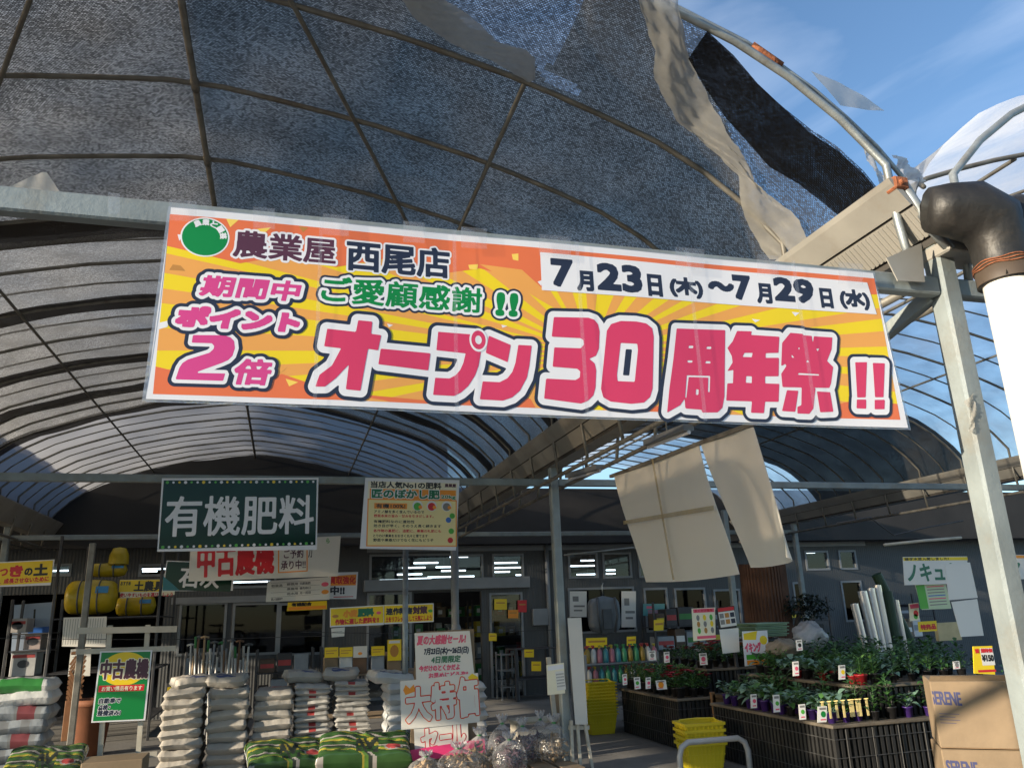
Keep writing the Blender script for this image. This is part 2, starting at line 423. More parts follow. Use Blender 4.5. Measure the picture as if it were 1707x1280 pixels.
# ================================================================== materials of the place
STEEL = mat('galvanised_steel', (.30, .33, .34), .48, .55, .22, 9, .08, 60, stain=(.16, .13, .10), stain_amt=.55)
STEELW = mat('weathered_square_steel', (.24, .275, .28), .55, .2, .16, 5, .1, 50, stain=(.22, .21, .18), stain_amt=.7)
PIPE = mat('old_roof_pipe', (.20, .19, .165), .55, .35, .25, 8, .05, 60, stain=(.10, .07, .05), stain_amt=.6)
GUT = mat('cream_aluminium', (.36, .345, .31), .5, .3, .12, 3, .04, 40, stain=(.25, .20, .15), stain_amt=.5)
GUTB = mat('ribbed_cream_strip', (.33, .315, .28), .5, .2, .1, 3)
GROOVE = mat('dark_groove', (.05, .045, .04), .8)
RUST = mat('rust', (.26, .09, .04), .9, 0, .4, 30, .4, 60)
NET = net_mat('black_shade_net', (.040, .038, .036), .0155, .95, .04, .12)
NETB = net_mat('folded_black_net', (.006, .006, .006), .017, .22, .0, .0)
NET2 = net_mat('grey_inner_net', (.15, .145, .135), .013, .66, .06)
FILM = film_mat('milky_roof_film', (.60, .56, .51), .34, .03, .55, .4, 1.6, .16, (1, .88, .74))
FILMB = film_mat('milky_rear_film', (.62, .61, .59), .15, .03, .88, .4, 1.6, .10)
FILM2 = film_mat('old_rear_film', (.30, .305, .32), .10, .03, .75, .35, .8, .15)
FILMC = film_mat('clear_roof_film', (.74, .75, .77), .40, .06, .8, .25, 1.6, .24)
RAG = film_mat('torn_yellowed_film', (.66, .63, .56), .22, .06, .6, .35, 7, .14)
WHITEPL = film_mat('white_loose_film', (.85, .86, .88), .05, .05, .55, .3, 2, .04)

# ================================================================== ground and setting
def ground_mat():
    m = mat('worn_concrete', (.20, .19, .175), .85, 0, .2, .6, .25, 30, stain=(.09, .085, .08), stain_amt=.6); return m
mb = MB(); mb.grid([[(-150+30*j, -150+30*i, 0) for j in range(13)] for i in range(13)])
tag(mb.build('ground', ground_mat()), None, None, kind='structure')

# ================================================================== greenhouse bays
PROF = [(0, 4.80), (.45, 4.745), (.9, 4.68), (1.15, 4.64), (1.83, 4.48), (2.28, 4.33), (2.68, 4.18), (2.98, 4.0), (3.28, 3.75), (3.44, 3.55), (3.53, 3.36)]
PD = np.array([p[0] for p in PROF]); PZ = np.array([p[1] for p in PROF])
def arch(x, cx=-.65): return float(np.interp(abs(x-cx), PD, PZ))
_N = 46
def arch_pts(cx, y, off=0, n=_N):
    """points along one arch, evenly spread by arc length"""
    D = np.concatenate([-PD[::-1], PD[1:]]); Z = np.concatenate([PZ[::-1], PZ[1:]])
    l = np.concatenate([[0], np.cumsum(np.hypot(np.diff(D), np.diff(Z)))])
    t = np.linspace(0, l[-1], n); d = np.interp(t, l, D); z = np.interp(t, l, Z)
    return [(cx+a*(1+off/3.5), y, b+off) for a, b in zip(d, z)], t
def roofpt(x, y, off=-.02, cx=-.65):
    d = ray(x, y); lo = 0.3; t = lo
    while t < 40:
        p = CAMP+d*t
        if abs(p.x-cx) < 3.53 and p.z > arch(p.x, cx)+off: break
        t += .02
    lo, hi = t-.02, t
    for _ in range(12):
        m = (lo+hi)/2; p = CAMP+d*m
        if abs(p.x-cx) < 3.53 and p.z > arch(p.x, cx)+off: hi = m
        else: lo = m
    return CAMP+d*hi
def skin(cx, y0, y1, ny, off, sag=.03, drop=None, keep=None, wav=.012, edge=None):
    """roof cover from y0 to y1, gently sagging between the ribs"""
    mb = MB(); rows = []; uv = []
    for i in range(ny+1):
        y = y0+(y1-y0)*i/ny; ph = ((y-2.72)/.85) % 1; s = -sag*math.sin(math.pi*ph)**2
        pts, t = arch_pts(cx, y, off)
        row = []
        for k, (p, tt) in enumerate(zip(pts, t)):
            w = wav*math.sin(p[0]*3.1+y*1.7)+wav*.6*math.sin(p[0]*7.3-y*4.1)
            yy = y if edge is None else edge(p[0], y, i)
            row.append((p[0], yy, p[2]+s+w)); uv.append((tt, yy))
        rows.append(row)
    mb.grid(rows, keep=(None if keep is None else lambda i, j: keep(rows[i][j], rows[i+1][j+1])))
    mb.uv = uv; return mb
YR = [2.72+.85*i for i in range(17)]; YR2 = [6.545+.85*i for i in range(12)]
def gutter_mesh(cx, y0, y1):
    mb = MB()
    P = [(-.30, .28), (-.285, .255), (-.20, .155), (-.19, .16), (-.185, .15), (-.085, .03), (-.07, .035), (-.065, .0), (.12, .0), (.29, .255), (.30, .28), (.27, .28), (.11, .02), (-.055, .02), (-.27, .28)]
    n = len(P); v = [(cx+x, y, 3.19+z) for y in (y0, y1) for x, z in P]
    for i in range(n):
        mi = 2 if i in (2, 3, 5, 6) else 1 if i == 4 else 0
        j = (i+1) % n; mb.add([v[i], v[j], v[n+j], v[n+i]], [(0, 1, 2, 3)], mi)
    mb.poly([v[i] for i in range(n)][::-1], 0); mb.poly([v[n+i] for i in range(n)], 0)
    # raised ribs of the strip
    k = int((min(y1, 6)-y0)/.03)
    for q in range(k):
        y = y0+.01+q*.03; mb.bar((cx-.182, y, 3.19+.143), (cx-.09, y, 3.19+.033), .012, .006, 1)
    return mb
def lattice_post(x, y, top, s=.1): 
    mb = MB(); mb.bbox((x-s/2, y-s/2, 0), (x+s/2, y+s/2, top), .012); return mb
def bay(cx, label, front_beam, gut_left, gut_right, posts, right=False, left=False):
    t = thing('greenhouse', label, 'greenhouse', (cx, 2.72, 0))
    for y in YR:
        mb = MB(); pts, _ = arch_pts(cx, y, -.022, 26)
        p = [(cx-3.40, y, 3.0), (cx-3.36, y, 3.3)]+pts[1:-1]+[(cx+3.36, y, 3.3), (cx+3.40, y, 3.0)]
        mb.tube(p, .0165 if y > 3 else .02, 7)
        mb.build('rib', STEEL if y < 3 else PIPE, t, True)
    for y in YR2:
        mb = MB(); pts, _ = arch_pts(cx, y, -.018, 26); mb.tube(pts, .0095, 6); mb.build('rib', PIPE, t, True)
    for s in (-1, 1):
        mb = MB(); z = arch(cx+1.82*s, cx)-.05; mb.tube([(cx+1.82*s, YR[1], z), (cx+1.82*s, 9, z), (cx+1.82*s, 16.4, z)], .0145, 7); mb.build('purlin', PIPE, t, True)
    for s in (-1, 1):
        mb = MB(); mb.tube([(cx+3.40*s, 2.8, 2.99), (cx+3.40*s, 9, 2.99), (cx+3.40*s, 16, 2.99)], .022, 8); mb.build('eave_rail', PIPE, t, True)
    mb = MB(); z = arch(cx, cx)-.055; mb.tube([(cx, YR[0], z), (cx, 9, z), (cx, 16.4, z)], .02, 8)
    for y in YR[1:]: mb.tube([(cx, y-.05, z+.002), (cx, y+.05, z+.002)], .026, 8)
    mb.build('ridge_pipe', PIPE, t, True)
    for y, zb, hh in ((2.72, 2.985, .09), (8.45, 3.02, .08), (14.15, 3.02, .08)):
        mb = MB(); mb.bbox((cx-3.5, y-.03, zb-hh/2), (cx+3.5, y+.03, zb+hh/2), .008); mb.build('cross_beam', STEELW, t)
    for x in posts:
        for y in (2.72, 8.45, 14.15):
            lattice_post(x, y, 3.2, .1 if y < 3 else .095).build('post', STEELW, t)
    if gut_left: gutter_mesh(cx-3.55, 2.62, 16.3).build('gutter', [GUT, GUTB, GROOVE], t)
    if gut_right: gutter_mesh(cx+3.55, 2.62, 16.3).build('gutter', [GUT, GUTB, GROOVE], t)
    return t
CX = -.65; GX = CX+3.55
main = bay(CX, 'arched pipe greenhouse under a dark shade net, its front beam carrying the orange banner', True, True, True, (GX, CX-3.55))
# diagonal bracing under the main roof
for a, b in (((484, 0), (681, 376)), ((50, 0), (0, 134))):
    p, q = roofpt(*a, -.06), roofpt(*b, -.06); d = (q-p)
    pts = []
    for k in range(-6, 15):
        r = p+d*(k/8.)
        if abs(r.x-CX) < 3.3: pts.append((r.x, r.y, arch(r.x)-.06))
    pts = [q_ for q_ in pts if q_[1] > 2.75]
    mb = MB(); mb.tube(pts, .014, 7); mb.build('brace', PIPE, main, True)
# shade net: front part with its loose front edge, then the finer grey net, then bare film
def net_edge(x, y, i):
    if i > 5: return y
    k = (5-i)/5.; e = float(np.interp(x, [-3, 1.5, 1.75, 2.08, 2.4, 2.6, 2.85, 3], [2.70, 2.70, 2.74, 2.85, 2.90, 2.88, 2.86, 2.84]))+.008*math.sin(x*9)
    return y+(e-2.86)*k
skin(CX, 2.86, 6.35, 36, .0, .035, edge=net_edge).build('shade_net', NET, main, True)
def dbl(a, b): return a[0] > 1.70
nb = skin(CX, 2.86, 3.16, 5, -.055, .0, keep=dbl, edge=lambda x, y, i: net_edge(x, 2.86, 0)+(y-2.86)*float(np.interp(x, [1.4, 1.72, 2.0, 2.4, 2.7, 2.9], [.2, .5, .95, 1.12, .98, .55]))-.05); nb.build('net_hem', NETB, main, True)
skin(CX, 6.15, 11.7, 60, .004, .04).build('shade_net', NET2, main, True)
# doubled net bands that read as dark hoops
BAND = net_mat('doubled_net_band', (.045, .040, .036), .012, .14, .0, .3)
for y in (6.1, 7.75, 9.4, 10.55, 11.6):
    skin(CX, y, y+(.42 if y < 6.5 else .3), 3, -.012, .02).build('net_band', BAND, main, True)
# milky film above; torn away beside two long flaps
TORN = [[(735, -400), (990, -400), (978, 0), (930, 92), (905, 118), (975, 150), (960, 158), (915, 140), (885, 95), (770, 40), (735, 0)],
        [(1098, -300), (1108, 10), (1135, 62), (1165, 120), (1243, 272), (1252, 335), (1316, 430), (1365, 470), (1700, 470), (1700, -300)]]
def inside(poly, x, y):
    c = False; n = len(poly)
    for i in range(n):
        (x0, y0), (x1, y1) = poly[i], poly[i-1]
        if (y0 > y) != (y1 > y) and x < (x1-x0)*(y-y0)/(y1-y0)+x0: c = not c
    return c
def fk(a, b):
    c = [(a[i]+b[i])/2 for i in range(3)]
    if c[1] < 2.74: return False
    if c[1] > 6.2: return True
    x, y = proj(c); return not any(inside(P, x, y) for P in TORN)
_N0 = _N
def arch_fine(cx, y, off): return arch_pts(cx, y, off, 230)
def film_front():
    mb = MB(); rows = []
    for i in range(121):
        y = 2.71+i*.03
        row = [(p[0], y, p[2]-.02*math.sin(math.pi*(((y-2.72)/.85) % 1))**2+.008*math.sin(p[0]*5+y*3)) for p in arch_fine(CX, y, .035)[0]]
        rows.append(row)
    mb.grid(rows, keep=lambda i, j: fk(rows[i][j], rows[i+1][j+1])); return mb
film_front().build('film_cover', FILM, main, True)
skin(CX, 6.28, 11.7, 40, .045, .03).build('film_cover', FILMB, main, True)
skin(CX, 11.7, 16.4, 40, .02, .03).build('film_cover', FILM2, main, True)
# neighbouring bays
rb = bay(CX+7.1, 'right-hand greenhouse bay roofed in clear film, above the seedling benches', False, False, True, (CX+10.65,))
skin(CX+7.1, 2.8, 16.4, 60, .05, .03).build('film_cover', FILMC, rb, True)
skin(CX+7.1, 9.5, 13.2, 30, .02, .03).build('shade_net', net_mat('dense_rear_net', (.035, .034, .032), .012, .12, .0), rb, True)
for a, b in (((3.2, 3.0, 3.6), (6.4, 6.4, 4.74)), ((3.2, 6.4, 3.6), (6.4, 3.0, 4.74)), ((3.2, 8.0, 3.6), (5.2, 4.6, 4.5))):
    mb = MB(); pts = []
    for k in range(17):
        p = Vector(a).lerp(Vector(b), k/16); pts.append((p.x, p.y, arch(p.x, CX+7.1)-.06))
    mb.tube(pts, .014, 7); mb.build('brace', PIPE, rb, True)
_q = at(1223, 1000, 11.0); lattice_post(_q.x, 11.0, 3.05, .085).build('post', STEELW, rb)
lb = bay(CX-7.1, 'left-hand greenhouse bay beyond the far left posts', False, True, False, (CX-10.65,))
skin(CX-7.1, 2.9, 16.3, 50, .0, .03).build('shade_net', NET2, lb, True)
skin(CX-7.1, 2.9, 16.3, 30, .05, .03).build('film_cover', FILM, lb, True)

# ---- hardware of the right front corner (parts of the main bay)
mb = MB()   # lower stay tube, clamp, cream bracket plates, slanting brace
mb.tube([at(1499, 303, 2.64), at(1530, 345, 2.63), at(1556, 385, 2.62), at(1584, 416, 2.62)], .024, 10)
mb.build('stay_tube', STEEL, main, True)
mb = MB(); p = at(1497, 312, 2.65)
mb.bbox((p.x-.05, p.y-.04, p.z-.03), (p.x+.03, p.y+.03, p.z+.035), .008); mb.tube([p+Vector((-.02, -.06, 0)), p+Vector((-.02, .05, 0))], .012, 8)
mb.build('clamp', RUST, main)
mb = MB(); q = [at(*c, 2.66) for c in ((1478, 430), (1536, 405), (1542, 470), (1497, 468))]
mb.add([v for v in q]+[v+Vector((0, .006, 0)) for v in q], [(0, 1, 2, 3), (7, 6, 5, 4), (0, 4, 5, 1), (1, 5, 6, 2), (2, 6, 7, 3), (3, 7, 4, 0)]); mb.build('gusset_plate', GUT, main)
mb = MB(); mb.bbox((GX-.055, 2.6, 3.12), (GX+.2, 2.78, 3.185), .008); mb.build('bearer', GUT, main)
mb = MB(); mb.bar(at(1395, 622, 3.3), at(1552, 494, 2.75), .05, .06); mb.build('knee_brace', STEELW, main)
mb = MB()
pa = [(x_, 2.722, arch(x_)+.010) for x_ in (2.05, 2.10, 2.15, 2.20)]
mb.tube(pa, .0165, 8); mb.build('rust_patch', RUST, main, True)
# second strip tube lying on the end hoop
mb = MB(); pts, _ = arch_pts(CX, 2.735, .014, 40); mb.tube(pts[20:], .012, 7); mb.build('film_rail', STEEL, main, True)

# ---- torn film flaps (each moves on its own)
def ribbon(name, label, a, b, Y, m, amp=.012, seed=0, n=26, k=7, cat='torn film', push=None):
    """loose strip between two photographed edges a and b, given its own depth"""
    r = random.Random(seed); mb = MB()
    def samp(pl, t):
        l = [0]
        for p, q in zip(pl, pl[1:]): l.append(l[-1]+math.hypot(q[0]-p[0], q[1]-p[1]))
        d = t*l[-1]
        for i in range(len(pl)-1):
            if d <= l[i+1] or i == len(pl)-2:
                f = (d-l[i])/(l[i+1]-l[i]+1e-9); return (pl[i][0]+(pl[i+1][0]-pl[i][0])*f, pl[i][1]+(pl[i+1][1]-pl[i][1])*f)
    rows = []; ph = [r.uniform(0, 6) for _ in range(6)]
    for i in range(n):
        t = i/(n-1); pa_, pb = samp(a, t), samp(b, t); row = []
        for j in range(k):
            s = j/(k-1); x = pa_[0]+(pb[0]-pa_[0])*s; y = pa_[1]+(pb[1]-pa_[1])*s
            yy = Y(t, s, x, y)
            p = at(x, y, yy) if not isinstance(yy, Vector) else yy
            w = amp*(.9*math.sin(t*13+s*5+ph[0])+.9*abs(math.sin(t*31-s*7+ph[1]))+.6*abs(math.sin(s*9+t*11+ph[2]))+.35*abs(math.sin(t*83+s*23+ph[3])))
            row.append((p.x, p.y+w*1.2, p.z+w*.5))
        rows.append(row)
    mb.grid(rows)
    return single(mb, name, m, label, cat, smooth=True)
def onroof(off):
    def f(t, s, x, y):
        p = roofpt(x, y, off); return p
    return f
ribbon('torn_film', 'long cream torn film hanging in shade under the roof beside the blue gap',
       [(655, -30), (690, 30), (745, 66), (800, 92), (862, 124), (884, 136)], [(700, -30), (770, 15), (830, 66), (880, 84), (893, 100), (893, 132)], onroof(-.10), RAG, .010, 1, 80, 14)
ribbon('torn_film', 'long sunlit cream film flap curling down the right side of the net roof',
       [(1060, -30), (1084, 40), (1096, 80), (1092, 130), (1128, 200), (1196, 252), (1236, 290), (1238, 355), (1268, 410), (1288, 432)],
       [(1122, -30), (1142, 40), (1154, 90), (1188, 168), (1220, 233), (1250, 272), (1264, 306), (1326, 352), (1356, 412), (1376, 434)], onroof(-.08), RAG, .014, 2, 110, 18)
ribbon('torn_film', 'small white pointed film scrap sticking out beyond the end hoop against the sky',
       [(1352, 118), (1400, 138), (1440, 160), (1474, 184)], [(1402, 176), (1425, 180), (1450, 184), (1474, 185)], lambda t, s, x, y: 2.78+.1*t, WHITEPL, .0015, 3)
ribbon('torn_film', 'crumpled clear film end poking up behind the end hoop foot',
       [(1494, 256), (1510, 262), (1530, 280), (1550, 300)], [(1500, 275), (1505, 290), (1520, 300), (1540, 304)], lambda t, s, x, y: 2.8, WHITEPL, .012, 4)
ribbon('torn_film', 'narrow dirty film strip hanging below the end hoop beside the gutter',
       [(1437, 240), (1455, 275), (1470, 305), (1478, 325)], [(1447, 245), (1468, 280), (1486, 308), (1500, 332)], lambda t, s, x, y: 2.95-.1*t, RAG, .008, 5)
ribbon('torn_film', 'small grey film scrap lying on top of the front beam at far left',
       [(14, 312), (40, 300), (70, 287), (78, 288)], [(20, 316), (50, 316), (90, 320), (100, 321)], lambda t, s, x, y: 2.73, RAG, .0012, 6)
ribbon('torn_film', 'faded film shred caught on the right front post',
       [(1610, 670), (1620, 690), (1618, 720)], [(1624, 655), (1630, 690), (1622, 722)], lambda t, s, x, y: 2.66, RAG, .004, 8)
# net tongue caught on the gutter
ribbon('net_scrap', 'frayed grey net scrap snagged on the gutter lip', [(1393, 374), (1410, 372), (1425, 380)], [(1398, 380), (1412, 384), (1424, 384)], lambda t, s, x, y: 3.1, RAG, .004, 9, cat='net scrap')

# ---- rain pipe with its taped black elbow
dp = thing('downpipe', 'thick white downpipe with wrinkled black elbow beside the right front post', 'downpipe', (3.1, 2.45, 0))
PVC = mat('white_pvc', (.80, .79, .76), .35, 0, .05, 2, stain=(.5, .46, .38), stain_amt=.35)
RUB = mat('black_tape_wrap', (.016, .015, .014), .5, 0, .4, 9, .55, 9, stain=(.06, .05, .04), stain_amt=.35)
px_, py_ = at(1672, 434, 2.45).x, 2.45
mb = MB(); mb.lathe([(.0, 0), (.098, 0), (.098, 2.93), (.0, 2.93)], 32, (px_, py_, 0)); mb.build('white_pipe', PVC, dp, True)
c1 = Vector((px_, py_, 2.9))
path = [c1, c1+Vector((0, 0, .1)), c1+Vector((0, 0, .2)), c1+Vector((-.02, 0, .29)), c1+Vector((-.1, .02, .345)), c1+Vector((-.2, .05, .36)), c1+Vector((-.27, .08, .365))]
mb = MB(); mb.tube(path, [.115, .113, .118, .135, .135, .118, .10], 22)
rr = random.Random(3); mb.v = [(x+rr.uniform(-.004, .004), y+rr.uniform(-.004, .004), z+rr.uniform(-.004, .004)) for x, y, z in mb.v]
mb.build('elbow', RUB, dp, True)
mb = MB(); mb.tube([c1+Vector((0, 0, .25)), c1+Vector((.16, .02, .33)), c1+Vector((.4, .05, .36))], [.12, .12, .11], 16); mb.build('elbow_branch', RUB, dp, True)
mb = MB()
for k in range(3):
    n = 40; mb.tube([(px_+.121*math.cos(2*math.pi*j/n), py_+.121*math.sin(2*math.pi*j/n), 2.965+.012*k+.004*math.sin(j*.9+k)) for j in range(n+1)], .003, 5)
mb.build('wire_tie', RUST, dp, True)
mb = MB(); mb.lathe([(.118, 2.9), (.1185, 2.99), (.117, 2.99)], 30, (px_, py_, 0)); mb.build('pipe_collar', mat('brown_tape', (.07, .05, .035), .6), dp, True)

# ================================================================== shop building at the back
FY = 16.6
def siding():
    m, t, b = nodes_of('grey_ribbed_siding'); N = t.nodes.new; K = t.links.new
    co = N('ShaderNodeTexCoord'); w = N('ShaderNodeTexWave'); w.bands_direction = 'X'; w.inputs['Scale'].default_value = 5.5; w.inputs['Distortion'].default_value = 0
    K(co.outputs['Object'], w.inputs['Vector'])
    n = N('ShaderNodeTexNoise'); n.inputs['Scale'].default_value = 1.3; n.inputs['Detail'].default_value = 6; K(co.outputs['Object'], n.inputs['Vector'])
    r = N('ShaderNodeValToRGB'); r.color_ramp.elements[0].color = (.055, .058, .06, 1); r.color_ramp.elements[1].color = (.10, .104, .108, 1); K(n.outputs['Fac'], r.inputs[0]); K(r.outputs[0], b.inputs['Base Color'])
    bp = N('ShaderNodeBump'); bp.inputs['Strength'].default_value = .3; bp.inputs['Distance'].default_value = .015; K(w.outputs['Fac'], bp.inputs['Height']); K(bp.outputs[0], b.inputs['Normal']); b.inputs['Roughness'].default_value = .6
    return m
SIDE = siding()
DARKW = mat('dark_brown_fascia', (.022, .020, .019), .7, 0, .25, 1.5)
FRAME = mat('white_window_frame', (.24, .255, .27), .4, 0, .1, 3)
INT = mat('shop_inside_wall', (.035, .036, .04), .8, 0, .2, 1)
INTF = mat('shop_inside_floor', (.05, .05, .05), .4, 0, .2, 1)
GLASS = glass_mat('window_glass', (.66, .74, .80), .045)
GLASSD = glass_mat('dark_window_glass', (.34, .40, .46), .02)
TUBE = lamp_mat('fluorescent_tube', (1, .98, .94), 4)
shop = thing('shop_building', 'grey sided shop building with glazed doors and lit ceiling behind the greenhouse', 'building', (3, FY, 0))
def fr(x0, y0, x1, y1):
    a = at(x0, y0, FY); b = at(x1, y1, FY); return (min(a.x, b.x), max(a.x, b.x), min(a.z, b.z), max(a.z, b.z))
HOLES = []
OP = dict(
 transom=[fr(60, 940, 118, 960), fr(232, 940, 290, 960), fr(376, 961, 460, 979), fr(616, 924, 757, 968), fr(761, 924, 806, 967), fr(820, 923, 874, 966), fr(946, 921, 998, 963), fr(1003, 921, 1054, 963), fr(1062, 920, 1110, 962), fr(1340, 918, 1384, 950), fr(1396, 917, 1430, 949)],
 door=[fr(612, 988, 686, 1163), fr(690, 988, 806, 1163), fr(815, 988, 877, 1163)],
 window=[fr(300, 1005, 374, 1090), fr(389, 1005, 462, 1090), fr(466, 1005, 540, 1090), fr(946, 980, 1062, 1052), fr(1072, 980, 1118, 1052), fr(1123, 980, 1182, 1052), fr(1188, 982, 1240, 1050), fr(1320, 970, 1345, 1030), fr(1400, 968, 1445, 1035)])
big = (-9.5, -2.15, .02, 2.25)
holes = [big]+OP['transom']+OP['door']+OP['window']
xs = sorted({-14, 22, *[h[0] for h in holes], *[h[1] for h in holes]}); zs = sorted({0, 3.62, *[h[2] for h in holes], *[h[3] for h in holes]})
mb = MB()
for i in range(len(xs)-1):
    run = None
    for j in range(len(zs)-1):
        cxm, czm = (xs[i]+xs[i+1])/2, (zs[j]+zs[j+1])/2
        solid = not any(h[0] < cxm < h[1] and h[2] < czm < h[3] for h in holes)
        if solid and run is None: run = zs[j]
        if run is not None and (not solid or j == len(zs)-2):
            e = zs[j+1] if solid else zs[j]; mb.box((xs[i], FY, run), (xs[i+1], FY+.14, e)); run = None
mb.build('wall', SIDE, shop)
mb = MB(); mb.box((-14, FY-.12, 3.62), (3.2, FY+.14, 7.2)); mb.box((3.2, FY-.12, 3.62), (22, FY+.14, 4.1)); mb.box((-14, FY-.5, 3.02), (3.2, FY-.38, 7.2)); mb.box((3.2, FY-.5, 3.02), (22, FY-.38, 4.1)); mb.box((-14, FY-.38, 3.62), (22, FY-.12, 3.7)); mb.build('fascia', DARKW, shop)
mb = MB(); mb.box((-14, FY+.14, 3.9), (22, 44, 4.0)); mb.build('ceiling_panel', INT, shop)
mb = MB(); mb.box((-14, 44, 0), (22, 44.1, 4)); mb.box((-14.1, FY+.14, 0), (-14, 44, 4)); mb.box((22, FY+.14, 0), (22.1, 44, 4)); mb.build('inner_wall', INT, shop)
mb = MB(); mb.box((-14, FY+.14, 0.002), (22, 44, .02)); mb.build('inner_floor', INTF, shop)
mb = MB(); mb.box((-14, FY-.4, 7.2), (3.2, 44, 7.3)); mb.box((3.2, FY-.4, 4.1), (22, 44, 4.2)); mb.box((3.1, FY+.14, 4.2), (3.2, 44, 7.2)); mb.build('roof', DARKW, shop)
def window(nm, h, bars=0, g=None):
    x0, x1, z0, z1 = h; mb = MB(); w = .045
    for a, b in (((x0, FY-.02, z0), (x0+w, FY+.08, z1)), ((x1-w, FY-.02, z0), (x1, FY+.08, z1)), ((x0+w, FY-.02, z1-w), (x1-w, FY+.08, z1)), ((x0+w, FY-.02, z0), (x1-w, FY+.08, z0+w))): mb.box(a, b)
    for k in range(bars): xm = x0+(x1-x0)*(k+1)/(bars+1); mb.box((xm-.02, FY, z0+w), (xm+.02, FY+.06, z1-w))
    f = mb.build(nm, FRAME, shop); mb = MB(); mb.box((x0+w, FY+.03, z0+w), (x1-w, FY+.036, z1-w)); mb.build('pane', g or GLASS, f)
for h in OP['transom']: window('transom_window', h)
for h in OP['window']: window('window', h, 0, GLASSD)
for k, h in enumerate(OP['door']):
    if k != 1: window('glass_door', h)
a, b = at(606, 978, FY), at(882, 978, FY)
mb = MB(); mb.bbox((a.x, FY-.1, a.z-.1), (b.x, FY, a.z+.13), .01); mb.build('door_header', FRAME, shop)
mb = MB(); mb.box((at(612, 900, FY).x, FY-.03, at(760, 914, FY).z-.06), (at(1440, 900, FY).x, FY-.005, at(760, 914, FY).z+.05)); mb.build('lintel', FRAME, shop)
mb = MB(); z = at(380, 1000, FY).z; mb.box((at(286, 1000, FY).x, FY-.05, z-.05), (at(545, 1000, FY).x, FY-.005, z+.07)); mb.build('lintel', FRAME, shop)
mb = MB(); x = at(913, 1000, FY).x; mb.tube([(x, FY-.06, 0), (x, FY-.06, 3.5)], .045, 10); mb.build('drain_pipe', FRAME, shop, True)
mb = MB(); p = at(899, 1028, FY); mb.bbox((p.x-.17, FY-.1, p.z-.17), (p.x+.17, FY-.003, p.z+.17), .01); mb.build('meter_box', FRAME, shop)
# ceiling lamps of the shop
lampn = 0
for x, y, ln in ((710, 938, 1.2), (690, 946, 1.1), (740, 945, .8), (683, 957, 1.2), (672, 966, 2.2), (700, 964, 1.1), (765, 928, .9), (756, 951, 1.2), (752, 961, 2.3), (838, 938, 1.5), (850, 946, 2.0), (832, 953, 1.1), (868, 958, .5), (1036, 923, 1.3), (985, 934, 1.1), (970, 943, 2.2), (980, 957, 1.2), (1018, 950, .5), (1018, 956, .5),
                 (100, 951, 1.2), (262, 948, 1.5), (250, 952, .6), (402, 970, 1.3), (442, 969, .8), (1348, 921, .8)):
    q = at(x, y, Z=3.45)
    if not (17.3 < q.y < 42): q = at(x, y, 30); 
    if q.z > 3.85: q = at(x, y, 24)
    lampn += 1
    where = 'behind the transom panes' if y < 968 and x > 600 else 'inside the dark left shopfront'
    t = thing('ceiling_light', None, 'ceiling light', q, 'fluorescent lamps on the shop ceiling')
    t['label'] = 'white fluorescent tube lamp on the shop ceiling '+where
    s = q.y/24; ln *= .62
    mb = MB(); mb.bbox((q.x-ln/2*s, q.y-.05, q.z+.03), (q.x+ln/2*s, q.y+.05, q.z+.08)); mb.tube([(q.x, q.y, q.z+.07), (q.x, q.y, 3.92)], .01, 5); mb.build('housing', FRAME, t)
    mb = MB(); mb.tube([(q.x-ln/2*s, q.y, q.z), (q.x+ln/2*s, q.y, q.z)], .02*s, 8); mb.build('tube', TUBE, t)

# ================================================================== the banner
BW = ink('banner_white', 222, 222, 226); NAVY = ink('navy', 36, 42, 62); WHITE = ink('white', 226, 226, 230)
CRIM = ink('crimson', 208, 56, 96); MAG = ink('magenta', 208, 66, 134); GRN = ink('green', 0, 128, 58); PUR = ink('purple', 84, 44, 62)
YEL = ink('yellow', 232, 204, 20); ORA = ink('pale_orange', 228, 160, 78); RED = ink('orange_red', 222, 112, 66)
CONF = ink('confetti', 240, 205, 90); BRN = ink('confetti_brown', 185, 130, 60); CLEAR = film_mat('clear_tape', (.9, .9, .92), .88, .06, .5, .12, 8, .06); LAM = film_mat('clear_laminate', (.75, .78, .85), .55, .15, .6, .15, 6, .1)
bn = thing('banner', 'long orange and yellow anniversary sale banner taped under the front beam', 'banner', at(875, 545, 2.64))
s = Sheet([(285, 346), (1454, 456), (1511, 714), (243, 665)], Y=2.66, thick=.003, base=BW)
s.raw([[s.uv(*p) for p in ((280, 343), (1458, 454), (1517, 717), (236, 669))]], LAM, -.018)
inn = [s.uv(*p) for p in ((287, 358), (1450, 464), (1505, 702), (251, 655))]
x0, x1 = min(p[0] for p in inn), max(p[0] for p in inn); y0, y1 = min(p[1] for p in inn), max(p[1] for p in inn)
x0 = (inn[0][0]+inn[3][0])/2; x1 = (inn[1][0]+inn[2][0])/2; y1 = (inn[0][1]+inn[1][1])/2; y0 = (inn[2][1]+inn[3][1])/2
s.raw([[(x0, y0), (x1, y0), (x1, y1), (x0, y1)]], YEL, .0006)
c = s.uv(985, 588); n = 34
for k in range(n):
    a0 = 2*math.pi*(k+.12*math.sin(k*5))/n; a1 = a0+2*math.pi/n*(.5+.12*math.sin(k*2.3))
    # thinner wedges towards the sides, as printed
    g = lambda a: math.atan2(math.sin(a)*.45, math.cos(a))
    p = clip_poly([c, (c[0]+4*math.cos(g(a0)), c[1]+4*math.sin(g(a0))), (c[0]+4*math.cos(g(a1)), c[1]+4*math.sin(g(a1)))], x0, y0, x1, y1)
    if len(p) > 2: s.raw([p], ORA, .0010)
def pp(pts): return clip_poly([s.uv(*q) for q in pts], x0, y0, x1, y1)
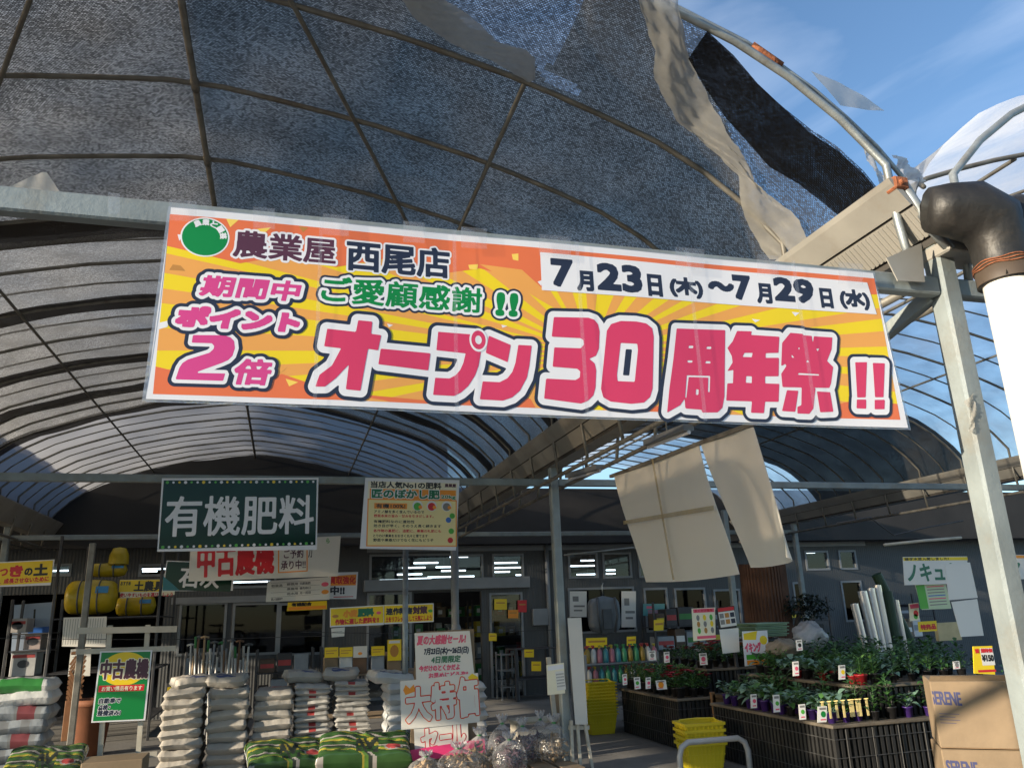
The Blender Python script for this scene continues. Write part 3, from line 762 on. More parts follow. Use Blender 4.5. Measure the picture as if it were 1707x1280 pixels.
s.raw([pp([(270, 340), (1470, 440), (1475, 492), (905, 485), (880, 468), (800, 447), (690, 462), (640, 432), (560, 446), (470, 428), (400, 440), (270, 408)])], RED, .0013)
s.raw([pp([(800, 440), (870, 450), (905, 482), (935, 520), (900, 500)])], ORA, .0016)
s.raw([pp([(240, 606), (330, 628), (420, 640), (470, 624), (560, 655), (720, 668), (800, 640), (900, 668), (1010, 688), (1110, 675), (1220, 696), (1330, 690), (1420, 668), (1520, 676), (1530, 730), (240, 680)])], RED, .0013)
s.raw([pp([(560, 655), (640, 668), (720, 690), (600, 676)]), pp([(880, 655), (960, 672), (900, 690)])], ORA, .0016)
for pts, m in (([(375, 361), (402, 364), (384, 380)], CONF), ([(428, 383), (452, 380), (436, 394)], CONF), ([(498, 378), (514, 380), (505, 388)], BRN), ([(288, 441), (301, 443), (309, 452), (282, 450)], BRN), ([(296, 391), (305, 392), (299, 402)], WHITE),
               ([(781, 441), (797, 440), (796, 449), (783, 448)], CONF), ([(853, 424), (864, 423), (864, 435), (855, 433)], CONF), ([(466, 624), (480, 612), (474, 618)], BRN), ([(476, 632), (497, 638), (482, 645)], CONF), ([(265, 538), (282, 534), (279, 545), (264, 549)], WHITE),
               ([(913, 688), (927, 690), (930, 697)], CONF), ([(1254, 531), (1268, 533), (1260, 537)], WHITE), ([(1320, 520), (1333, 521), (1326, 527)], WHITE), ([(1497, 692), (1506, 690), (1504, 699)], CONF), ([(645, 540), (655, 542), (648, 546)], WHITE), ([(836, 541), (846, 543), (838, 546)], WHITE), ([(896, 470), (904, 467), (902, 477)], WHITE)):
    s.raw([pp(pts)], m, .0018)
# emblem disc with its arched writing (the character on it is left out)
du, dv = s.uv(342, 396); dr = (s.uv(380, 400)[0]-du)
disc = lambda r, m, z: s.raw([[(du+r*math.cos(2*math.pi*k/40), dv+r*.93*math.sin(2*math.pi*k/40)) for k in range(40)]], m, z)
disc(dr*1.07, WHITE, .0022); disc(dr, GRN, .0028)
for k, ch in enumerate('農業と園芸'):
    an = R(118-k*27); g = letters(ch, -.0105, -.0105, .021, .021, [.0012], 22)[0]; ca, sa = math.cos(an-math.pi/2), math.sin(an-math.pi/2)
    ox, oy = du+dr*.80*math.cos(an), dv+dr*.75*math.sin(an)
    s.raw([[(ox+a*ca-b*sa, oy+a*sa+b*ca) for a, b in p] for p in g], WHITE, .0034)
WN = lambda f, m, w=.018, nv=.030: [(f+nv, NAVY), (f+w, WHITE), (f, m)]
s.ptext('農業屋', (392, 385), (558, 441), [(.011, WHITE), (.0028, PUR)], 46, z=.0024)
s.ptext('西尾店', (580, 401), (749, 463), [(.011, WHITE), (.0040, NAVY)], 44, z=.0024)
s.ptext('期間中', (339, 460), (498, 503), WN(.0038, MAG, .012, .024), 40, .18, z=.0024)
s.ptext('ポイント', (300, 512), (496, 553), WN(.0075, MAG, .012, .024), 34, .18, z=.0054)
s.ptext('倍', (394, 600), (449, 642), WN(.0045, MAG, .010, .021), 36, .18, z=.0074)
s.ptext('ご愛顧感謝', (538, 461), (803, 521), WN(.0028, GRN, .010, .018), 48, .06, z=.0024)
s.ptext('!!', (829, 489), (862, 526), WN(.006, GRN, .010, .018), 30, .1, z=.0024)
Z1 = lambda l: [(240+x/3.8795, 340+y/3.8795) for x, y in l]
Z2 = lambda l: [(640+x/3.8795, 370+y/3.8795) for x, y in l]
Z3 = lambda l: [(1060+x/3.711, 410+y/3.711) for x, y in l]
GL = {   # block letters drawn stroke by stroke
 'o': [Z1([(1385, 757), (1475, 765), (1467, 845), (1532, 852), (1512, 950), (1447, 940), (1397, 1212), (1305, 1203), (1325, 1040), (1240, 1130), (1170, 1185), (1108, 1185), (1135, 1110), (1215, 1050), (1275, 938), (1165, 925), (1185, 812), (1370, 833)])],
 'bar': [[(634.4, 582.3), (717.3, 589), (713.5, 617.5), (630.5, 608)]],
 'pu': [Z2([(352, 710), (590, 728), (628, 838), (612, 930), (590, 990), (545, 1060), (500, 1100), (455, 1124), (318, 1118), (332, 1008), (425, 1012), (465, 990), (495, 955), (515, 910), (530, 848), (340, 828)])],
 'n': [Z2([(680, 735), (820, 795), (800, 905), (660, 845)]), Z2([(870, 795), (955, 800), (940, 930), (925, 1005), (880, 1090), (830, 1132), (770, 1153), (622, 1145), (640, 1030), (750, 1035), (800, 1010), (832, 968), (852, 910)])],
 '3': [Z2([(1098, 617), (1320, 622), (1358, 635), (1382, 665), (1392, 710), (1388, 820), (1370, 865), (1325, 885), (1362, 915), (1372, 960), (1368, 1070), (1355, 1120), (1320, 1155), (1275, 1172), (1038, 1140), (1050, 1012), (1240, 1022), (1268, 1005), (1270, 965), (1250, 948), (1092, 935), (1102, 812), (1272, 818), (1292, 795), (1290, 765), (1270, 752), (1085, 742)])],
 '0': [[(1011, 552), (1018, 541), (1034, 536), (1060, 537), (1076, 540), (1086, 548), (1088.5, 562), (1087, 648), (1083, 662), (1073, 671), (1052, 673), (1018, 669), (1006, 662), (1002, 648)], [(1033.6, 572), (1061.5, 573.6), (1062.7, 584), (1057.6, 637), (1029, 635.5), (1028, 625)]],
 'shu': [Z3([(250, 513), (553, 520), (548, 930), (535, 1000), (505, 1028), (412, 1030), (405, 1012), (305, 1005), (300, 945), (272, 985), (192, 1030), (205, 885), (230, 700)]), Z3([(325, 617), (355, 617), (353, 634), (323, 634)]), Z3([(437, 622), (468, 622), (466, 638), (435, 638)]), Z3([(316, 708), (350, 708), (348, 723), (314, 723)]), Z3([(430, 712), (463, 712), (461, 727), (428, 727)]), Z3([(312, 800), (460, 803), (457, 905), (444, 905), (447, 815), (325, 812), (311, 940), (302, 940)]), Z3([(370, 885), (388, 887), (386, 922), (368, 922)])],
 'nen': [Z3([(628, 525), (718, 528), (712, 550), (887, 562), (882, 660), (803, 662), (803, 692), (885, 692), (883, 805), (800, 805), (800, 850), (887, 853), (883, 963), (800, 962), (793, 1033), (714, 1030), (720, 960), (560, 955), (567, 850), (602, 848), (605, 765), (568, 772), (600, 720), (595, 680), (568, 630), (600, 590)]), Z3([(672, 660), (725, 660), (718, 688), (660, 686)]), Z3([(683, 803), (720, 805), (718, 848), (680, 845)])],
 'sai': [Z3([(955, 538), (1030, 545), (1035, 553), (1086, 558), (1092, 612), (1100, 560), (1212, 568), (1208, 640), (1180, 712), (1218, 750), (1205, 850), (1195, 878), (908, 872), (900, 790), (932, 742), (925, 728), (900, 742), (905, 600)]), Z3([(1000, 628), (1016, 628), (1008, 645)]), Z3([(1112, 635), (1134, 635), (1122, 655)]), Z3([(965, 672), (980, 690), (968, 693), (960, 682)]), Z3([(1062, 702), (1072, 720), (1050, 720)]), Z3([(1005, 785), (1130, 793), (1138, 803), (1000, 797)]),
         Z3([(935, 892), (1004, 896), (986, 1025), (905, 1020)]), Z3([(1026, 878.5), (1110, 879.5), (1097, 1005), (1072, 1038), (1000, 1035), (1000, 995), (1024, 985)]), Z3([(1120, 900), (1200, 905), (1220, 1025), (1140, 1028)])],
 'ex': [Z3(q) for q in ([(1352, 722), (1422, 722), (1415, 938), (1365, 938)], [(1363, 952), (1418, 952), (1418, 1008), (1361, 1005)], [(1458, 727), (1530, 730), (1522, 938), (1472, 938)], [(1470, 955), (1530, 955), (1528, 1012), (1470, 1012)])]}
def drawn(polys):
    sg = []
    for q in polys:
        q = [s.uv(*p) for p in q]
        for a, b in zip(q, q[1:]+q[:1]): sg.append((*a, *b))
    return np.array(sg)
lay = {0: [], 1: [], 2: []}
for t, q in GL.items():
    for k, pl in enumerate(letters('', 0, 0, 1, .27, [.0375, .0245, .0004], 66, segs=drawn(q), square=False)): lay[k].append(pl)
for q, m in enumerate((NAVY, WHITE, CRIM)):
    for k, pl in enumerate(lay[q]): s.raw(pl, m, .0064+.0022*q+.00012*k)
cu, cv = s.uv(*Z2([(612, 762)])[0]); ru = s.uv(*Z2([(656, 766)])[0])[0]-cu
ell = lambda f, m, z: s.raw([[(cu+ru*f*math.cos(.157*k), cv+ru*1.35*f*math.sin(.157*k)) for k in range(40)]], m, z)
ell(1.32, WHITE, .0130); ell(1.05, CRIM, .0138); ell(.48, WHITE, .0146)
for k, pl in enumerate(letters('', 0, 0, 1, .16, [.0245, .0125, .0004], 50, segs=drawn([Z1([(318, 850), (520, 853), (560, 866), (583, 890), (588, 935), (572, 985), (545, 1012), (505, 1030), (350, 1085), (345, 1095), (525, 1100), (512, 1146), (205, 1135), (230, 1060), (250, 1030), (285, 1008), (425, 965), (452, 940), (455, 920), (440, 903), (310, 898)])]), square=False)): s.raw(pl, (NAVY, WHITE, MAG)[k], .0024+.0006*k)
s.pix([(900, 421), (1444, 472), (1460, 525), (903, 484)], WHITE, .0052)
for t, tl, br in (('7', (920, 434), (953, 477)), ('月', (962, 453), (988, 485)), ('23', (996, 441), (1068, 487)), ('日', (1079, 459), (1103, 494)), ('(木)', (1116, 462), (1172, 497)), ('～', (1183, 470), (1222, 484)), ('7', (1223, 460), (1252, 498)), ('月', (1261, 473), (1287, 505)), ('29', (1290, 464), (1356, 504)), ('日', (1366, 482), (1388, 513)), ('(水)', (1398, 483), (1449, 517))):
    s.ptext(t, tl, br, [(.0078 if t in '723297～' else .0050, NAVY)], 36, z=.0060)
s.done('printed_sheet', None, None, parent=bn, bend=lambda u, v, w: (u, v, w*.25+.004*math.sin(u*5.1+v*2)+.001*math.sin(u*11.3)+.006*(v/.7)**2*math.sin(u*2.2+1)))
# clear tape joining the laminated sheets, and tape tabs along the top
for xa, xb in ((536, 520), (757, 750), (961, 968), (1146, 1160), (1322, 1343)):
    mb = MB(); q = [at(xa-3, 362 if xa < 600 else 378+(xa-700)*.09, 2.640), at(xa+3, 363 if xa < 600 else 379+(xa-700)*.09, 2.640), at(xb+5, 680+(xb-535)*.033, 2.640), at(xb-5, 680+(xb-535)*.033, 2.640)]
    q[3].x, q[2].x = q[0].x, q[1].x
    mb.poly([q[3], q[2], q[1], q[0]]); mb.build('clear_tape', CLEAR, bn)
for xc, w in ((305, 38), (190, 16), (440, 30), (560, 36), (690, 30), (790, 36), (925, 44), (1150, 40), (1280, 30), (1418, 34)):
    yt = 338+(xc-283)*.094; mb = MB(); q = [at(xc-w*.6, yt-8, 2.645), at(xc+w*.6, yt-8+w*.11, 2.642), at(xc+w*.6, yt+26+w*.11, 2.640), at(xc-w*.6, yt+27, 2.640)]
    mb.poly([q[3], q[2], q[1], q[0]]); mb.build('tape_tab', CLEAR, bn)

# ================================================================== the hanging signs
DG = mat('sign_green_gloss', (.004, .028, .016), .14, 0, .3, 2, spec=.22); CREAM = ink('cream', 236, 228, 200); BLK = ink('black', 30, 28, 28); PAPER = ink('paper', 225, 222, 214, .7)
SY = ink('sign_yellow', 238, 205, 30); SR = ink('sign_red', 205, 35, 45); SO = ink('sign_orange', 240, 150, 40); PK = ink('pink', 225, 90, 120); BLU = ink('blue', 60, 110, 190); LTG = ink('leaf_green', 80, 170, 60); GREY = ink('grey', 130, 128, 125)
s = Sheet([(270, 797), (531, 796), (528, 916), (262, 919)], Y=8.37, thick=.02, base=WHITE)
s.rect(.012, .03, .988, .97, DG, .002)
s.text('有機肥料', .04, .26, .97, .80, [(.006, WHITE)], 40, z=.004)
for k in range(26):
    for v in (.06, .945): s.disc(.035+k*.0372, v, .012+.004*(k % 3 == 0), (LTG, WHITE, SY, WHITE)[k % 4], .004, 8)
s.done('hanging_sign', 'large glossy green sign with white letters 有機肥料 hung on the second beam', 'sign')
s = Sheet([(609, 796), (766, 800), (760, 917), (600, 914)], Y=8.37, thick=.012, base=WHITE)
s.rect(.03, .05, .97, .97, CREAM, .001); s.rect(.03, .30, .97, .97, SO, .0012); s.rect(.042, .315, .958, .955, ink('pale_yellow', 238, 222, 160), .0015)
s.rect(.05, .155, .96, .30, SO, .0016)
s.text('当店人気No1の肥料', .06, .05, .80, .14, [(.003, BLK)], 30); s.text('農業屋', .84, .06, .96, .11, [(.0015, PUR)], 22)
s.text('匠のぼかし肥', .075, .165, .78, .285, [(.012, WHITE), (.0045, ink('deep_green', 20, 110, 70))], 30); s.text('20kg', .80, .23, .955, .29, [(.006, WHITE), (.0015, GRN)], 24)
s.text('有機100%!', .12, .37, .42, .43, [(.0015, BLK)], 24); s.rect(.10, .36, .44, .44, SO, .0017)
for y, t, u1, m in ((.46, 'アミノ酸を多く含んでいるので', .62, BLK), (.52, '野菜本来の旨み・甘みを引きだします。', .72, SR), (.60, '有機肥料なのに速効性', .52, BLK), (.66, '効き目が早く、そのうえ長く続きます', .80, BLK), (.73, '各作物の基肥に、追肥に、果樹の礼肥にも', .80, SR), (.80, 'とりわけ果実をおおきく丸々と育てます', .66, BLK), (.86, '野菜や果樹だけでなく花にもどうぞ', .72, BLK)):
    s.text(t, .10, y, u1, y+.042, [(.0007, m)], 14)
for u, m in ((.55, LTG), (.70, SR), (.86, GREY)): s.disc(u, .39, .055, WHITE, .0022); s.disc(u, .40, .042, m, .0028); s.disc(u+.03, .41, .02, SO, .0034)
for u, v, m in ((.88, .59, BLU), (.92, .53, LTG), (.91, .75, LTG), (.90, .88, SR)): s.disc(u, v, .03, m, .0028, 10)
s.done('hanging_sign', 'cream fertiliser poster 匠のぼかし肥 20kg hung on the second beam above the thin post', 'sign')
s = Sheet([(318, 905), (568, 893), (563, 960), (314, 969)], Y=10.6, thick=.008, base=PAPER)
s.text('中古農機', .05, .02, .54, .90, [(.011, SR)], 36)
s.rect(.57, .22, .77, .92, SO, .001); s.rect(.578, .25, .762, .89, PAPER, .0015); s.text('ご予約', .61, .30, .74, .54, [(.002, PUR)], 26); s.text('承り中!!', .59, .60, .755, .84, [(.002, PUR)], 26); s.text('力', .775, .2, .80, .55, [(.002, BLK)], 22)
s.text('ら', .90, .05, .92, .18, [(.002, LTG)], 18)
s.done('hanging_sign', 'white paper sign with red handwriting 中古農機 partly behind the green sign', 'sign')
s = Sheet([(278, 934), (391, 938), (388, 984), (270, 985)], Y=11.2, thick=.012, base=WHITE); s.rect(.012, .03, .988, .96, DG, .002); s.text('石灰', .22, .2, .8, .85, [(.006, WHITE)], 26, z=.004)
s.pix([(272, 960), (290, 975), (300, 984), (271, 984)], ink('teal', 40, 110, 120), .003); s.done('hanging_sign', 'dark green 石灰 sign lower down behind the white handwritten sign', 'sign')
s = Sheet([(-30, 938), (91, 932), (84, 975), (-36, 979)], Y=13.2, thick=.01, base=WHITE); s.rect(.01, .04, .98, .96, SY, .001)
s.text('植えつ', .02, .22, .36, .60, [(.006, SR)], 26); s.text('き', .40, .20, .56, .62, [(.011, SR)], 26); s.text('の', .60, .32, .70, .60, [(.006, BLK)], 24); s.text('土', .73, .18, .91, .62, [(.010, BLK)], 26)
s.text('かれて、成長させないために', .05, .70, .94, .90, [(.003, SR)], 22); s.done('hanging_sign', 'yellow soil sign reading きの土 hung on the far left post', 'sign')
s = Sheet([(200, 966), (292, 965), (291, 991), (200, 997)], Y=14.0, thick=.008, base=CREAM); s.rect(.0, .02, .80, .66, SY, .001); s.text('土農具', .27, .1, .80, .62, [(.006, BLK)], 26); s.text('おすすめ', .02, .1, .2, .3, [(.002, BLK)], 20); s.text('使いやすいものを選びましょう', .03, .72, .98, .94, [(.002, SR)], 18)
s.done('hanging_sign', 'yellow and cream 土農具 tool sign beside the big yellow bundle', 'sign')
s = Sheet([(446, 968), (552, 961), (549, 999), (443, 1003)], Y=11.4, thick=.006, base=PAPER)
for v in (.12, .35, .58, .80): s.rect(.05, v, .82, v+.012, GREY, .001)
for k, (u, v, t) in enumerate(((.06, .2, '取扱品'), (.3, .17, '野菜用'), (.5, .17, '元肥追肥'), (.3, .4, '果樹用'), (.5, .4, '春先秋口'), (.3, .63, '花木用'), (.5, .63, '月一回目'), (.06, .84, '詳しくは店員まで'))): s.text(t, u, v, u+.17, v+.12, [(.0015, GREY)], 14)
s.disc(.9, .35, .05, PK, .001, 12, .03); s.disc(.9, .72, .05, SO, .001, 12, .03); s.done('hanging_sign', 'pale printed table board hanging below the handwritten 中古農機 sign', 'sign')
s = Sheet([(547, 954), (597, 953), (594, 998), (545, 998)], Y=11.6, thick=.006, base=WHITE); s.pix([(549, 960), (594, 957), (593, 975), (549, 976)], SO, .001); s.text('買取強化', .05, .16, .92, .44, [(.008, SO), (.003, SR)], 24); s.text('中!!', .1, .54, .55, .84, [(.006, NAVY)], 24); s.rect(.2, .92, .85, .95, SR, .001)
s.done('hanging_sign', 'small white sign with orange heading and dark 中!! beside the table board', 'sign')
s = Sheet([(480, 1004), (545, 1001), (545, 1015), (478, 1018)], Y=12.6, thick=.006, base=SY); s.rect(.02, .55, .98, .95, SO, .001); s.text('有機配合', .1, .08, .6, .48, [(.004, BLK)], 18); s.done('hanging_sign', 'narrow dim yellow strip sign under the pale table board', 'sign')
s = Sheet([(550, 1013), (640, 1008), (640, 1041), (550, 1045)], Y=10.4, thick=.006, base=WHITE); s.rect(.015, .05, .985, .93, SY, .001); s.text('小麦', .25, .18, .50, .52, [(.007, SO)], 24, z=.0022); s.text('肥料', .52, .15, .8, .52, [(.008, ink('teal_green', 10, 110, 80))], 24, z=.0022); s.text('作物に適した肥料を!!', .1, .62, .9, .9, [(.003, SR)], 22); s.disc(.1, .45, .04, BRN, .0015, 10, .02); s.disc(.9, .4, .03, PK, .0015, 10, .02)
s.done('hanging_sign', 'yellow 肥料 strip sign strung above the sacks, nearer the table board', 'sign')
s = Sheet([(640.6, 1008), (723, 1005), (723, 1036), (640.6, 1040)], Y=10.4, thick=.006, base=WHITE); s.rect(.0, .05, .98, .93, SY, .001); s.text('連作障害', .04, .18, .56, .52, [(.004, NAVY)], 26, z=.0022); s.text('対策', .58, .15, .86, .52, [(.006, PUR)], 24, z=.0022); s.text('土をリフレッシュして元気にしよう', .03, .62, .95, .9, [(.002, SR)], 18); s.disc(.93, .4, .03, LTG, .0015, 10, .02)
s.done('hanging_sign', 'yellow 連作障害対策 strip sign strung across the thin post', 'sign')
s = Sheet([(552, 1047), (575, 1045), (574, 1060), (553, 1062)], Y=10.4, thick=.003, base=PAPER); s.rect(.1, .4, .8, .44, GREY, .001); s.done('paper_note', 'small blank white note under the yellow 肥料 strip sign', 'paper note')
# sale placard standing among the sacks
pl = thing('sale_placard', 'handwritten 大特価セール placard of white papers on cardboard in front of the sacks', 'placard', at(735, 1285, 9.0))
CARD = mat('cardboard', (.24, .175, .11), .85, 0, .12, 4, .1, 30)
def psheet(c, Y, base, th=.003): return Sheet(c, Y=Y, thick=th, base=base)
s = psheet([(695, 1053), (790, 1048), (797, 1262), (682, 1268)], 9.03, CARD, .02); s.done('backing_board', 0, 0, parent=pl)
s = psheet([(691, 1055), (783, 1051), (791, 1128), (694, 1136)], 9.0, PAPER)
s.text('夏の大感謝セール!', .05, .06, .92, .25, [(.0035, PK)], 24, .1); s.text('7月23日(木)～26日(日)', .17, .32, .97, .48, [(.003, NAVY)], 24, .1); s.text('4日間限定', .30, .50, .82, .64, [(.003, ink('dull_green', 70, 120, 90))], 24, .1); s.text('今だけのとくかだよ', .08, .68, .80, .80, [(.003, PK)], 22); s.text('お早めにどうぞ!!', .25, .84, .95, .96, [(.003, PK)], 22)
s.done('upper_paper', 0, 0, parent=pl)
s = psheet([(667, 1135), (797, 1121), (800, 1203), (669, 1216)], 8.975, PAPER)
s.pix([(672, 1150), (676, 1141), (683, 1147), (690, 1140), (692, 1152), (676, 1158)], SO, .001); s.pix([(780, 1128), (787, 1122), (797, 1128), (796, 1136), (783, 1136)], SY, .001)
for t, u0, v0, u1, v1 in (('大', .07, .18, .36, .86), ('特', .39, .14, .68, .86), ('価', .72, .08, .97, .88)): s.text(t, u0, v0, u1, v1, [(.024, SO), (.021, SR), (.012, PAPER)], 40, .0, z=.0015)
s.done('middle_paper', 0, 0, parent=pl)
s = psheet([(690, 1214), (780, 1202), (781, 1246), (692, 1258)], 8.985, PAPER)
for t, u0, v0, u1, v1 in (('セ', .14, .1, .40, .92), ('ー', .48, .42, .66, .52), ('ル', .68, .08, .92, .86)): s.text(t, u0, v0, u1, v1, [(.020, SR), (.011, PAPER)], 34, .0, z=.0015)
s.done('lower_paper', 0, 0, parent=pl)
s = psheet([(682, 1250), (808, 1230), (809, 1256), (683, 1268)], 8.95, ink('hot_pink', 235, 70, 130)); s.text('ビ', .86, .2, .96, .85, [(.006, NAVY)], 20); s.done('pink_strip', 0, 0, parent=pl)
# white stand with the green poster
WOODW = mat('pale_painted_wood', (.50, .46, .38), .6, 0, .12, 6, stain=(.3, .25, .18), stain_amt=.5)
st = thing('poster_stand', 'white wooden frame stand carrying a green machinery poster', 'poster stand', at(205, 1290, 9.05))
for a, b, w in (((130, 1051), (295, 1048), .06), ((127, 1086), (293, 1080), .05), ((132, 1268), (262, 1256), .05)):
    mb = MB(); mb.bar(at(*a, 9.02), at(*b, 9.02), .03, w); mb.build('cross_bar', WOODW, st)
for a, b in (((184, 1042), (164, 1290)), ((247, 1041), (228, 1290))):
    mb = MB(); mb.bar(at(*a, 9.06), at(*b, 9.06), .045, .035, upv=(0, 1, 0)); mb.build('upright', WOODW, st)
s = psheet([(167, 1085), (254, 1083), (242, 1200), (152, 1204)], 8.97, WHITE, .006); s.rect(.03, .02, .97, .98, GRN, .001)
s.raw([[(s.w*.5+s.w*.44*math.cos(a*math.pi/20), -s.h*.26-s.h*.24*math.sin(a*math.pi/20)) for a in range(0, 40)]], SY, .0014)
s.text('中古農機', .06, .13, .96, .40, [(.014, CREAM), (.006, PUR)], 34, z=.0018); s.rect(.06, .49, .92, .58, SR, .0016); s.text('お買い得品有ります', .12, .505, .88, .57, [(.001, CREAM)], 16, z=.002)
for y, t, u1 in ((.67, '自動車で', .50), (.76, '点検・', .32), (.84, '整備済み!', .52)): s.text(t, .1, y, u1, y+.07, [(.006, WHITE), (.002, NAVY)], 20, .1, z=.002)
s.done('poster', 0, 0, parent=st)
# right side posters
s = Sheet([(1153, 1014), (1192, 1012), (1193, 1065), (1156, 1068)], Y=8.8, thick=.004, base=CREAM); s.rect(.05, .02, .95, .14, PK, .001); s.rect(.1, .86, .9, .95, PK, .001); s.text('まくだけ簡単', .12, .04, .88, .12, [(.001, SR)], 16)
for k in range(9): s.disc(.22+.28*(k % 3), .3+.2*(k//3), .022, (GREY, SY, LTG, BRN)[k % 4], .001, 8, .035)
s.done('product_poster', 'cream product poster with pink borders and small bottle pictures above the flowers', 'poster')
s = Sheet([(1194, 1013), (1224, 1009), (1228, 1046), (1198, 1048)], Y=8.78, thick=.004, base=BLK); s.rect(.06, .03, .95, .2, SR, .001); s.rect(.06, .22, .95, .95, PAPER, .001)
for k in range(6): s.rect(.1+.29*(k % 3), .3+.3*(k//3), .33+.29*(k % 3), .52+.3*(k//3), (GREY, BRN, NAVY)[k % 3], .0015)
s.done('product_poster', 'dark framed poster of six small photographs beside the cream poster', 'poster')
s = Sheet([(1199, 1049), (1231, 1046), (1233, 1086), (1205, 1089)], Y=8.78, thick=.003, base=PAPER); s.done('paper_sheet', 'plain white sheet hanging under the dark photograph poster', 'paper')
s = Sheet([(1237, 1052), (1279, 1050), (1284, 1104), (1242, 1110)], Y=8.6, thick=.004, base=WHITE); s.pix([(1239, 1056), (1262, 1051), (1260, 1066), (1240, 1066)], SY, .001); s.disc(.80, .28, .05, SY, .001); s.text('イキング', .04, .34, .66, .60, [(.005, PK)], 24); s.rect(.06, .68, .94, .82, LTG, .001); s.rect(.06, .84, .94, .97, SO, .001)
s.done('product_poster', 'white poster with pink イキング lettering and yellow marks behind the seedlings', 'poster')
s = Sheet([(1505, 928), (1612, 927), (1615, 972), (1508, 975)], Y=6.4, thick=.004, base=PAPER); s.rect(.0, .02, 1, .14, SY, .001); s.text('接ぎ木苗入荷しました!', .02, .03, .7, .13, [(.001, BLK)], 14); s.text('ノキュウリ', .03, .26, .98, .86, [(.006, ink('sea_green', 40, 110, 85))], 30)
s.done('hanging_sign', 'white sign with green ノキュウリ lettering over the back seedlings', 'sign')
s = Sheet([(1668, 924), (1745, 925), (1745, 965), (1672, 965)], Y=6.4, thick=.004, base=PAPER); s.rect(.0, .02, 1, .14, SO, .001); s.text('ヤ', .05, .26, .36, .88, [(.008, ink('sea_green', 40, 110, 85))], 30); s.done('hanging_sign', 'white sign with a green ヤ beside the front post at right', 'sign')
s = Sheet([(1525, 974), (1576, 971), (1586, 1014), (1537, 1016)], Y=6.45, thick=.004, base=ink('pale_green', 190, 205, 170)); s.rect(.03, .03, .3, .97, LTG, .001)
for k in range(7): s.rect(.36, .1+.12*k, .92, .14+.12*k, (PK, GREY, GREY, BLU)[k % 4], .001)
s.done('product_poster', 'pale green planting guide hanging below the ノキュウリ sign', 'poster')
s = Sheet([(1515, 1006), (1531, 1004), (1533, 1033), (1517, 1035)], Y=6.6, thick=.004, base=CREAM); s.rect(.05, .05, .95, .3, PK, .001); s.disc(.5, .6, .03, SR, .001, 10); s.disc(.4, .78, .025, LTG, .001, 10); s.done('product_card', 'small cream card with red fruit picture beside the planting guide', 'card')
s = Sheet([(1530, 1036), (1561, 1034), (1562, 1051), (1532, 1053)], Y=6.6, thick=.004, base=SY); s.text('特売品', .1, .3, .9, .8, [(.003, SR)], 18); s.done('price_card', 'small yellow price card standing in the back seedlings', 'price card')
s = Sheet([(1575, 940), (1617, 937), (1630, 996), (1582, 1000)], Y=5.2, thick=.003, base=PAPER); s.done('paper_sheet', 'upper blank white sheet beside the front post at right', 'paper')
s = Sheet([(1586, 1003), (1629, 998), (1640, 1059), (1602, 1061)], Y=5.15, thick=.003, base=PAPER); s.done('paper_sheet', 'lower blank white sheet beside the front post at right', 'paper')
s = Sheet([(1622, 1077), (1654, 1076), (1659, 1124), (1624, 1122)], Y=4.6, thick=.004, base=SY); s.rect(.32, .08, .98, .72, PAPER, .001); s.text('超特価', .36, .1, .94, .24, [(.002, SR)], 18); s.text('¥150', .36, .34, .94, .56, [(.003, BLK)], 20); s.rect(.04, .88, .96, .97, SR, .001); s.text('苗', .05, .1, .26, .25, [(.002, SR)], 18); s.done('price_card', 'yellow and red price card above the cardboard boxes', 'price card')
# hung white sheets under the main gutter (sagging board)
def hung(c, X, seed, label, curl=.0):
    s = Sheet(c, X=X); q = s.q; mb = MB(); rows = []; r = random.Random(seed); ph = r.uniform(0, 6); n = 14
    for i in range(n+1):
        t = i/n; row = []
        for j in range(n+1):
            u = j/n; a = (Vector(q[0]).lerp(Vector(q[1]), u)).lerp(Vector(q[3]).lerp(Vector(q[2]), u), t)
            w = .03*math.sin(3*t+ph)*t+.015*math.sin(6*u+4*t+ph)+curl*(max(0, u-.65)/.35)**2*t*t
            row.append((a.x, a.y-.02*math.sin(math.pi*u)*t, w))
        rows.append(row)
    mb.grid(rows); v = [(x, y, z-.006) for x, y, z in mb.v]; o = len(mb.v); f = [tuple(i+o for i in g[::-1]) for g in mb.f]; mb.add(v, [tuple(i-o for i in g) for g in f])
    m = film_mat('yellowed_white_sheet', (.82, .79, .72), .015, .03, .42, .45, 2, .012)
    ob = mb.build('hanging_sheet', m, None, True); ob.matrix_world = s.matrix(); tag(ob, label, 'hanging sheet'); return s, ob
TAPEY = film_mat('yellow_tape', (.50, .40, .22), .35, .04, .5, .3, 8, .15)
s, ob = hung([(1025, 790), (1166, 736), (1223, 957), (1070, 970)], 3.1, 3, 'large white hanging sheet crossed by yellowed tape beside the middle post')
mb = MB()
for a, b in (((1047, 871), (1200, 846)), ((1096, 764), (1132, 966))):
    p, q = Vector(s.uv(*a)), Vector(s.uv(*b)); d = (q-p).normalized(); nn = Vector((-d.y, d.x))*.018; mb.grid([[(*(p.lerp(q, k/12)+nn*sg), .05) for sg in (-1, 1)] for k in range(13)])
tb = mb.build('yellowed_tape', TAPEY); tb.parent = ob
hung([(1169, 734), (1258, 712), (1338, 928), (1243, 946)], 3.1, 8, 'narrower white hanging sheet with an upturned lower corner nearest the banner', .16)

